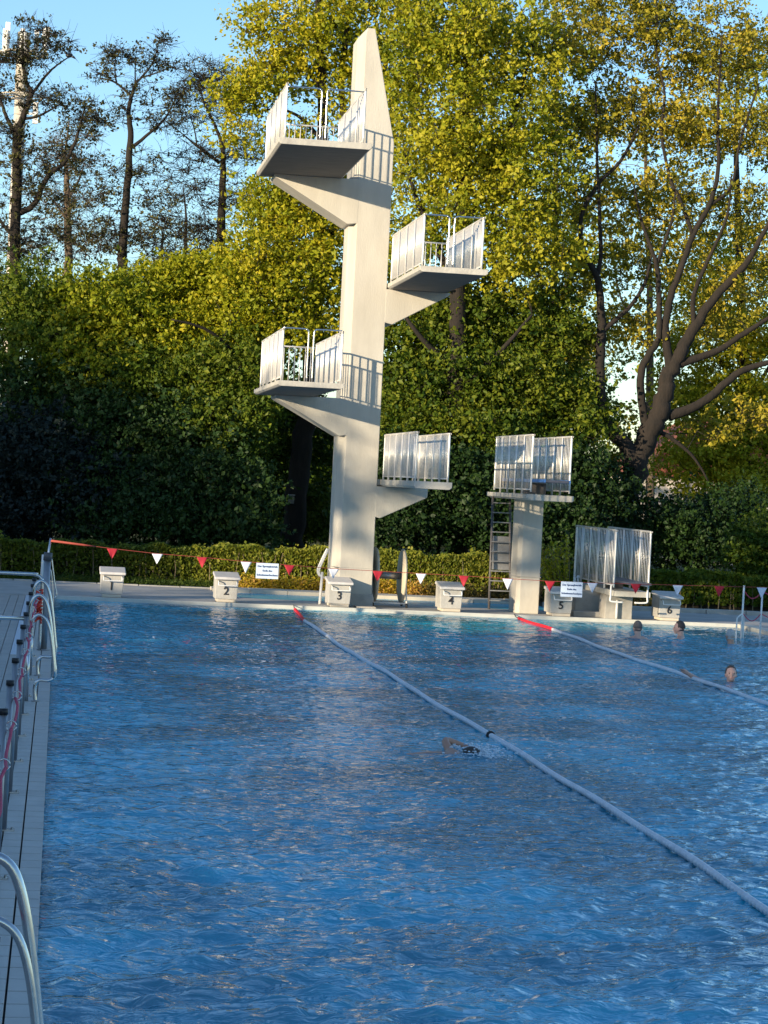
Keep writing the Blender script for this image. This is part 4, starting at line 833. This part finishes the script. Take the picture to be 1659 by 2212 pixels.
bush('large_shrub', 'dark evergreen shrub behind the springboard column', [(1210, 1050, 63, 1.5, 1.1, 1.2, 130), (1290, 1080, 63.5, 1.2, 1.1, 1.1, 100), (1180, 1140, 62, 1.8, 1., .7, 100)], 'dark', .11, 80, .30, 50, .3, group=GS)
bush('large_shrub', 'dark evergreen shrub right of the forked trunk under the yellow tree', [(1430, 1150, 64, 1.4, 1.1, 1., 100), (1530, 1160, 64, 1.8, 1.1, .9, 120), (1600, 1120, 65, 1.5, 1.1, .8, 90)], 'dark', .11, 76, .30, 51, .35, group=GS)
bush('large_shrub', 'rounded green bush at the right edge in front of the thicket', [(1645, 1190, 58.5, .75, .9, 1., 120), (1665, 1250, 58.5, .8, .9, .7, 80)], 'green', .09, 75, .20, 52, .3, group=GS)
bush('large_shrub', 'tall mid green shrub between the two lower platforms at the right', [(1000, 960, 64, 2., 1.2, .8, 90), (1130, 960, 64, 1.6, 1.2, .9, 90), (900, 960, 64, 1.3, 1.2, .8, 60), (1230, 880, 65, 1.3, 1.2, 1., 60)], 'green', .105, 86, .30, 53, .38, group=GS)
# distant wood that closes the view low down
def wood():
    r = np.random.default_rng(77); n = 75000
    X = r.uniform(-35, 60, n); Yv = r.uniform(100, 118, n); top = 7.5+1.5*np.sin(X*.35)+1.2*np.sin(X*.83+1)
    gap = (X > 22.5) & (X < 32); top = np.where(gap, 1.6, top)
    Zv = r.uniform(0, 1, n)**0.8*top; C = np.stack([X, Yv, Zv], 1)
    leaves_mesh('far_woodland', C, .5, tonefield(C, .4, .15, .15, r), L['green'], seed=5)
    tag(bpy.data.objects['far_woodland'], kind='stuff')
wood()
# house glimpsed through the trees
Hs = thing('house', 'pale rendered house with a red roof glimpsed through the right trees', 'house', (28, 99, 0))
q = MB(); q.box(24.2, 33, 96, 104, 0, 3.7); obj('wall', q, M['housewall'], Hs)
q = MB(); q.prism([(23.8, 3.7), (33.4, 3.7), (28.6, 6.4)], 95.6, 104.4); obj('roof', q, M['roof'], Hs)
for x in (25.4, 28.2, 31.0):
    q = MB(); q.box(x, x+1.0, 95.93, 95.99, 1.1, 2.4); f_ = obj('window', q, M['glass'], Hs)
# telecom mast
Ms = thing('telecom_mast', 'pale telecom mast with white antenna panels rising behind the left alder', 'mast', (at(45, 200, 110).x, 110, 0))
mx_ = at(45, 200, 110).x
q = MB(); q.tube([(mx_, 110, 0), (mx_, 110, 21.5)], 0.28, 12); obj('pole', q, M['mast'], Ms, True)
q = MB()
for zz in (20.2, 22.2):
    q.tube([(mx_+1.05*math.cos(a), 110+1.05*math.sin(a), zz) for a in np.linspace(0, 6.283, 25)], 0.05, 6)
for a in np.linspace(0, 6.283, 7)[:-1]:
    for zz in (20.2, 22.2): q.tube([(mx_, 110, zz), (mx_+1.05*math.cos(a), 110+1.05*math.sin(a), zz)], 0.04, 6)
q.tube([(mx_, 110, 20.1), (mx_, 110, 23.2)], 0.29, 8)
obj('head_frame', q, M['mast'], Ms, True)
for px, y0_, y1_, dy in ((12, 62, 115, -.6), (18, 48, 112, -.3), (50, 62, 125, -.9), (80, 66, 120, .8), (97, 62, 122, -.2), (103, 58, 108, .2)):
    a = at(px, y0_, 110+dy); b = at(px, y1_, 110+dy)
    q = MB(); q.box(a.x-.11, a.x+.11, a.y-.08, a.y+.08, b.z, a.z); q.tube([(a.x, a.y+.12, b.z-.1), (a.x, a.y+.12, a.z)], .03, 6); obj('antenna_panel', q, M['white'], Ms, bevel=.02)
q = MB(); a = at(78, 225, 110); q.box(a.x-.12, a.x+.12, 109.4, 109.6, a.z-1.0, a.z); q.tube([(a.x, 109.7, a.z-.5), (mx_, 110, a.z-.5)], .05, 6); obj('antenna_panel', q, M['white'], Ms)
# bird perched in the alder
q = MB(); c = at(149, 124, 72); q.ell(c+Vector((0, 0, .06)), (.11, .06, .07), 10, 7); q.ell(c+Vector((-.10, 0, .13)), (.045, .04, .04), 8, 6); q.tube([c+Vector((-.14, 0, .13)), c+Vector((-.18, 0, .12))], [.012, .003], 5)
q.tube([c+Vector((.08, 0, .04)), c+Vector((.20, 0, -.02))], [.035, .02], 6); q.tube([c, c+Vector((0, 0, -.05))], .008, 5)
tag(obj('bird', q, M['black'], None, True), 'small dark bird perched on the outer limb of the left alder', 'bird')
# nesting boxes
for (px, py, Y, w_, h_), lab in (((629, 1079, 65.4, .15, .24), 'small nesting box hung on the maple trunk left of the tower'), ((1334, 1103, 63.5, .17, .28), 'weathered rounded nesting box on the left side of the forked trunk')):
    c = at(px, py, Y); NB = thing('nesting_box', lab, 'bird box', (c.x, c.y, c.z-h_/2))
    q = MB(); q.box(c.x-w_/2, c.x+w_/2, c.y-.1, c.y+.06, c.z-h_/2, c.z+h_/2); obj('box', q, M['dirtbox'], NB, bevel=.01)
    q = MB(); q.box(c.x-w_/2-.02, c.x+w_/2+.02, c.y-.14, c.y+.08, c.z+h_/2, c.z+h_/2+.025); obj('lid', q, M['tread'], NB)
    q = MB(); q.tube([(c.x, c.y-.103, c.z+.02), (c.x, c.y-.099, c.z+.02)], .025, 10); obj('entrance_hole', q, M['black'], NB)

# --- hedge
def hedge(x0, x1, yc, dep, top, label, lm, tone, n, seed, leaf=.075):
    r = np.random.default_rng(seed); H_ = thing('hedge', label, 'hedge', ((x0+x1)/2, yc, 0.02))
    X = r.uniform(x0, x1, n); tz = top(X)+.05*np.sin(X*3.1)+.04*np.sin(X*7.7+1)
    face = r.uniform(0, 1, n)
    Yv = np.where(face < .55, yc-dep/2+np.abs(r.normal(0, .10, n)), r.uniform(yc-dep/2, yc+dep/2, n))
    Zv = np.where(face < .55, .12+(tz-.12)*r.uniform(0, 1, n)**.85, tz-np.abs(r.normal(0, .07, n)))
    Zv += np.where(r.uniform(0, 1, n) < .02, np.abs(r.normal(0, .06, n)), 0)
    keep = (Zv > .5) | (r.uniform(0, 1, n) < .72); C = np.stack([X, Yv, Zv], 1)[keep]
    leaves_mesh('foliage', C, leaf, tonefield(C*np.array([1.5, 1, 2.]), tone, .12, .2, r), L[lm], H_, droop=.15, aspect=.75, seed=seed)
    q = MB()
    x = x0+.1
    while x < x1:
        zt = float(top(np.array([x]))[0])-.1; yy = yc-dep/2+r.uniform(.0, .12)
        q.tube([(x, yy, .0), (x+r.normal(0, .03), yy, zt*.5), (x+r.normal(0, .06), yy, zt)], [.016, .012, .007], 5); x += r.uniform(.10, .34)
    obj('stems', q, M['stem'], H_)
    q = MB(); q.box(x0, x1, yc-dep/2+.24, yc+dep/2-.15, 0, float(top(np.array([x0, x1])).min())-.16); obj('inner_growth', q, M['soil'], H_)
hedge(-6, 3.4, 57.7, 1.2, lambda x: .95+0*x, 'shaded left stretch of the clipped hedge behind starting block 1', 'hedge', .35, 26000, 61)  # lower leaf tone: shade put into this stretch's colour
hedge(3.4, 12.2, 57.7, 1.2, lambda x: 1.02+.006*(x-3), 'sunlit yellow green hedge stretch behind the tower and blocks 2 to 4', 'hedge', .74, 34000, 62)  # higher leaf tone: sunlight put into the leaf colour
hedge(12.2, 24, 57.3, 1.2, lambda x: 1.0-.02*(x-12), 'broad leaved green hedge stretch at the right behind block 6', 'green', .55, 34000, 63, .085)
# golden low shrubs at the hedge foot
xs = [4.7, 5.35, 5.95, 6.55, 7.55, 8.05, 8.75]
posn = ['leftmost golden shrub at the hedge foot', 'golden shrub under the hanging sheet', 'golden shrub left of the stair handrail', 'golden shrub just left of the tower shaft', 'golden shrub seen through the rope reel', 'tall golden shrub between the reel discs', 'orange tinted shrub right of the rope reel']
for i, x in enumerate(xs):
    r = np.random.default_rng(80+i); hh = .30 if i != 5 else .40
    GB = thing('golden_shrub', 'low '+posn[i] if i != 5 else posn[i], 'shrub', (x, 56.1, .02), 'golden shrubs along the hedge foot')
    n = 1700; C = np.stack([x+.09+r.normal(0, .20, n), 56.1+r.normal(0, .13, n), .03+np.abs(r.normal(0, .5, n))*hh], 1); C = C[C[:, 2] < hh*1.6]
    leaves_mesh('foliage', C, .055, tonefield(C, .5 if i < 6 else .8, .15, .25, r), L['yellow'], GB, seed=80+i)
    q = MB()
    for k in range(9): q.tube([(x+r.normal(0, .04), 56.1, 0), (x+.09+r.normal(0, .18), 56.1+r.normal(0, .1), hh*r.uniform(.7, 1.2))], [.008, .003], 5)
    obj('stems', q, M['stem'], GB)
for i, x in enumerate([9.35, 9.95, 10.9, 11.5, 13.3, 14.1]):
    r = np.random.default_rng(95+i); lab = ['brown green shrub right behind starting block 4', 'brown green shrub left of the ladder foot', 'brown green shrub right of the springboard column', 'brown green shrub below the hanging sheet by block 5', 'brown green shrub right of the low springboard stand', 'small shrub at the hedge foot left of block 6'][i]
    yb = 56.0 if x < 11.6 else 54.9
    GB = thing('low_shrub', lab, 'shrub', (x, yb, .02), 'brownish shrubs along the hedge foot')
    n = 1500; C = np.stack([x+r.normal(0, .24, n), yb+r.normal(0, .13, n), .03+np.abs(r.normal(0, .17, n))], 1)
    leaves_mesh('foliage', C, .055, tonefield(C, .5, .15, .25, r), L['brown'], GB, seed=95+i)
    q = MB()
    for k in range(8): q.tube([(x+r.normal(0, .04), yb, 0), (x+r.normal(0, .2), yb+r.normal(0, .1), .3*r.uniform(.7, 1.2))], [.008, .003], 5)
    obj('stems', q, M['stem'], GB)
# upright twiggy shrub beside the low stand
r = np.random.default_rng(120); c = at(1212, 1250, 55.6)
TS = thing('upright_shrub', 'upright yellowish twiggy shrub beside the low springboard stand', 'shrub', (c.x, 55.6, .02))
q = MB(); Ls = []
for k in range(46):
    a = r.normal(-.22, .28); ln = r.uniform(.6, 1.6); p0 = np.array([c.x+r.normal(0, .1), 55.6+r.normal(0, .1), .25]); p1 = p0+np.array([math.sin(a)*ln, r.normal(0, .15), math.cos(a)*ln])
    q.tube([Vector(p0), Vector((p0+p1)/2+r.normal(0, .02, 3)), Vector(p1)], [.010, .007, .003], 5)
    t = r.uniform(.15, 1, 55)[:, None]; Ls.append(p0+(p1-p0)*t+r.normal(0, .022, (55, 3)))
q.tube([(c.x, 55.6, 0), (c.x, 55.6, .3)], .05, 8)
obj('stems', q, M['stem'], TS); C = np.vstack(Ls); leaves_mesh('foliage', C, .055, tonefield(C, .7, .1, .2, r), L['gold'], TS, seed=3)
# grass strip left, below the hedge
r = np.random.default_rng(130); n = 30000
C = np.stack([r.uniform(-6, 3.9, n), r.uniform(55.75, 57.0, n), np.abs(r.normal(.03, .07, n))], 1)
tag(leaves_mesh('grass', C, .07, tonefield(C, .5, .2, .2, r), L['grass'], droop=-.2, aspect=.25, seed=4), kind='stuff')

# --- unseen trees, hedge and building, added sunward to shade pool, deck and thicket
def shade_tree(x, y, h, rr, seed, lab):
    r = np.random.default_rng(seed); T_ = thing('added_shade_tree', lab, 'tree', (x, y, 0), 'unseen trees added west of the pool for shade')
    q = MB(); q.tube([(x, y, 0), (x+.1, y, h*.4), (x, y, h*.85)], [.35, .25, .08], 8); obj('trunk', q, M['bark'], T_, True)
    n = 5200; d_ = r.normal(size=(n, 3)); d_ /= np.linalg.norm(d_, axis=1)[:, None]; C = np.array([x, y, h*.55])+d_*(r.uniform(0, 1, n)**.4)[:, None]*np.array([rr, rr, h*.46])
    leaves_mesh('crown', C, .55, tonefield(C, .5, .15, .2, r), L['green'], T_, seed=seed)
sx, sy = math.sin(SUN_AZ), math.cos(SUN_AZ)            # horizontal travel of the light
def pq(p, q_): return (p*sy+q_*sx, -p*sx+q_*sy)
for i, (p_, q_, h, rr) in enumerate(((-46.5, -10, 12.5, 3.6), (-50.5, -9, 15.5, 3.8), (-55, -11, 17, 4.2), (-60, -9, 18, 4.5), (-66, -10, 18, 5), (-25.2, -19, 13.5, 5.0), (-18.5, -21, 14.5, 5.6), (-11.5, -20, 14, 5.6), (-4, -22, 14.5, 5.8), (4, -21, 14, 5.8), (-8, -34, 17, 6.5), (-15, -34, 17, 6.0))):
    x, y = pq(p_, q_); shade_tree(x, y, h, rr, 200+i, 'unseen tree added west of the pool for shade, number %s counted from the south' % ['one', 'two', 'three', 'four', 'five', 'six', 'seven', 'eight', 'nine', 'ten', 'eleven', 'twelve'][i])
for i, (p_, q_, z0_, z1_, rr, n) in enumerate(((-36.5, -14, 9.0, 13.6, 2.6, 260), (-32.5, -15, 9.2, 12.6, 2.4, 230), (-40, -13, 8.0, 9.4, 1.6, 40))):  # thin unseen crowns, added to dapple the lower tower
    x, y = pq(p_, q_); r = np.random.default_rng(400+i)
    T_ = thing('added_shade_tree', 'thin unseen tree added west of the pool for dappled shade, number %s of the sparse ones' % ['one', 'two', 'three'][i], 'tree', (x, y, 0), 'unseen trees added west of the pool for shade')
    q = MB(); q.tube([(x, y, 0), (x+.1, y, z0_), (x, y, z1_)], [.18, .12, .03], 8); obj('trunk', q, M['bark'], T_, True)
    d_ = r.normal(size=(n, 3)); d_ /= np.linalg.norm(d_, axis=1)[:, None]; C = np.array([x, y, (z0_+z1_)/2])+d_*(r.uniform(0, 1, n)**.5)[:, None]*np.array([rr, rr, (z1_-z0_)/2])
    leaves_mesh('crown', C, .55, tonefield(C, .5, .15, .2, r), L['green'], T_, seed=400+i)
BG = thing('added_shade_building', 'unseen plain flat roofed building added west of the pool for shade', 'building', (*pq(-36.5, -16), 0))  # unseen building, added and sized to throw a level shade edge
def pbox(p0, p1, q0, q1, z0, z1):
    c = [(*pq(p, q_), z) for z in (z0, z1) for p, q_ in ((p1, q0), (p0, q0), (p0, q1), (p1, q1))]
    return MB().hexa(c)
obj('wall', pbox(-43.5, -29.5, -19, -14, 0, 7.75), M['housewall'], BG); obj('roof', pbox(-43.8, -29.2, -19.3, -13.7, 7.753, 7.95), M['concrete'], BG)
for i in range(6):
    for zz in (1.2, 4.6): obj('window', pbox(-42.6+i*2.3, -41.2+i*2.3, -13.99, -13.95, zz, zz+1.5), M['glass'], BG)
r = np.random.default_rng(300); n = 26000
Hd = thing('added_shade_hedge', 'unseen tall hedge added along the west side of the deck for shade', 'hedge', (-11, 25, 0))  # unseen hedge, added so the left deck falls in shade
C = np.stack([-11+r.uniform(-.5, .5, n), r.uniform(-20, 52, n), r.uniform(0, 2.35, n)], 1); leaves_mesh('foliage', C, .26, tonefield(C, .5, .15, .2, r), L['green'], Hd, seed=9)
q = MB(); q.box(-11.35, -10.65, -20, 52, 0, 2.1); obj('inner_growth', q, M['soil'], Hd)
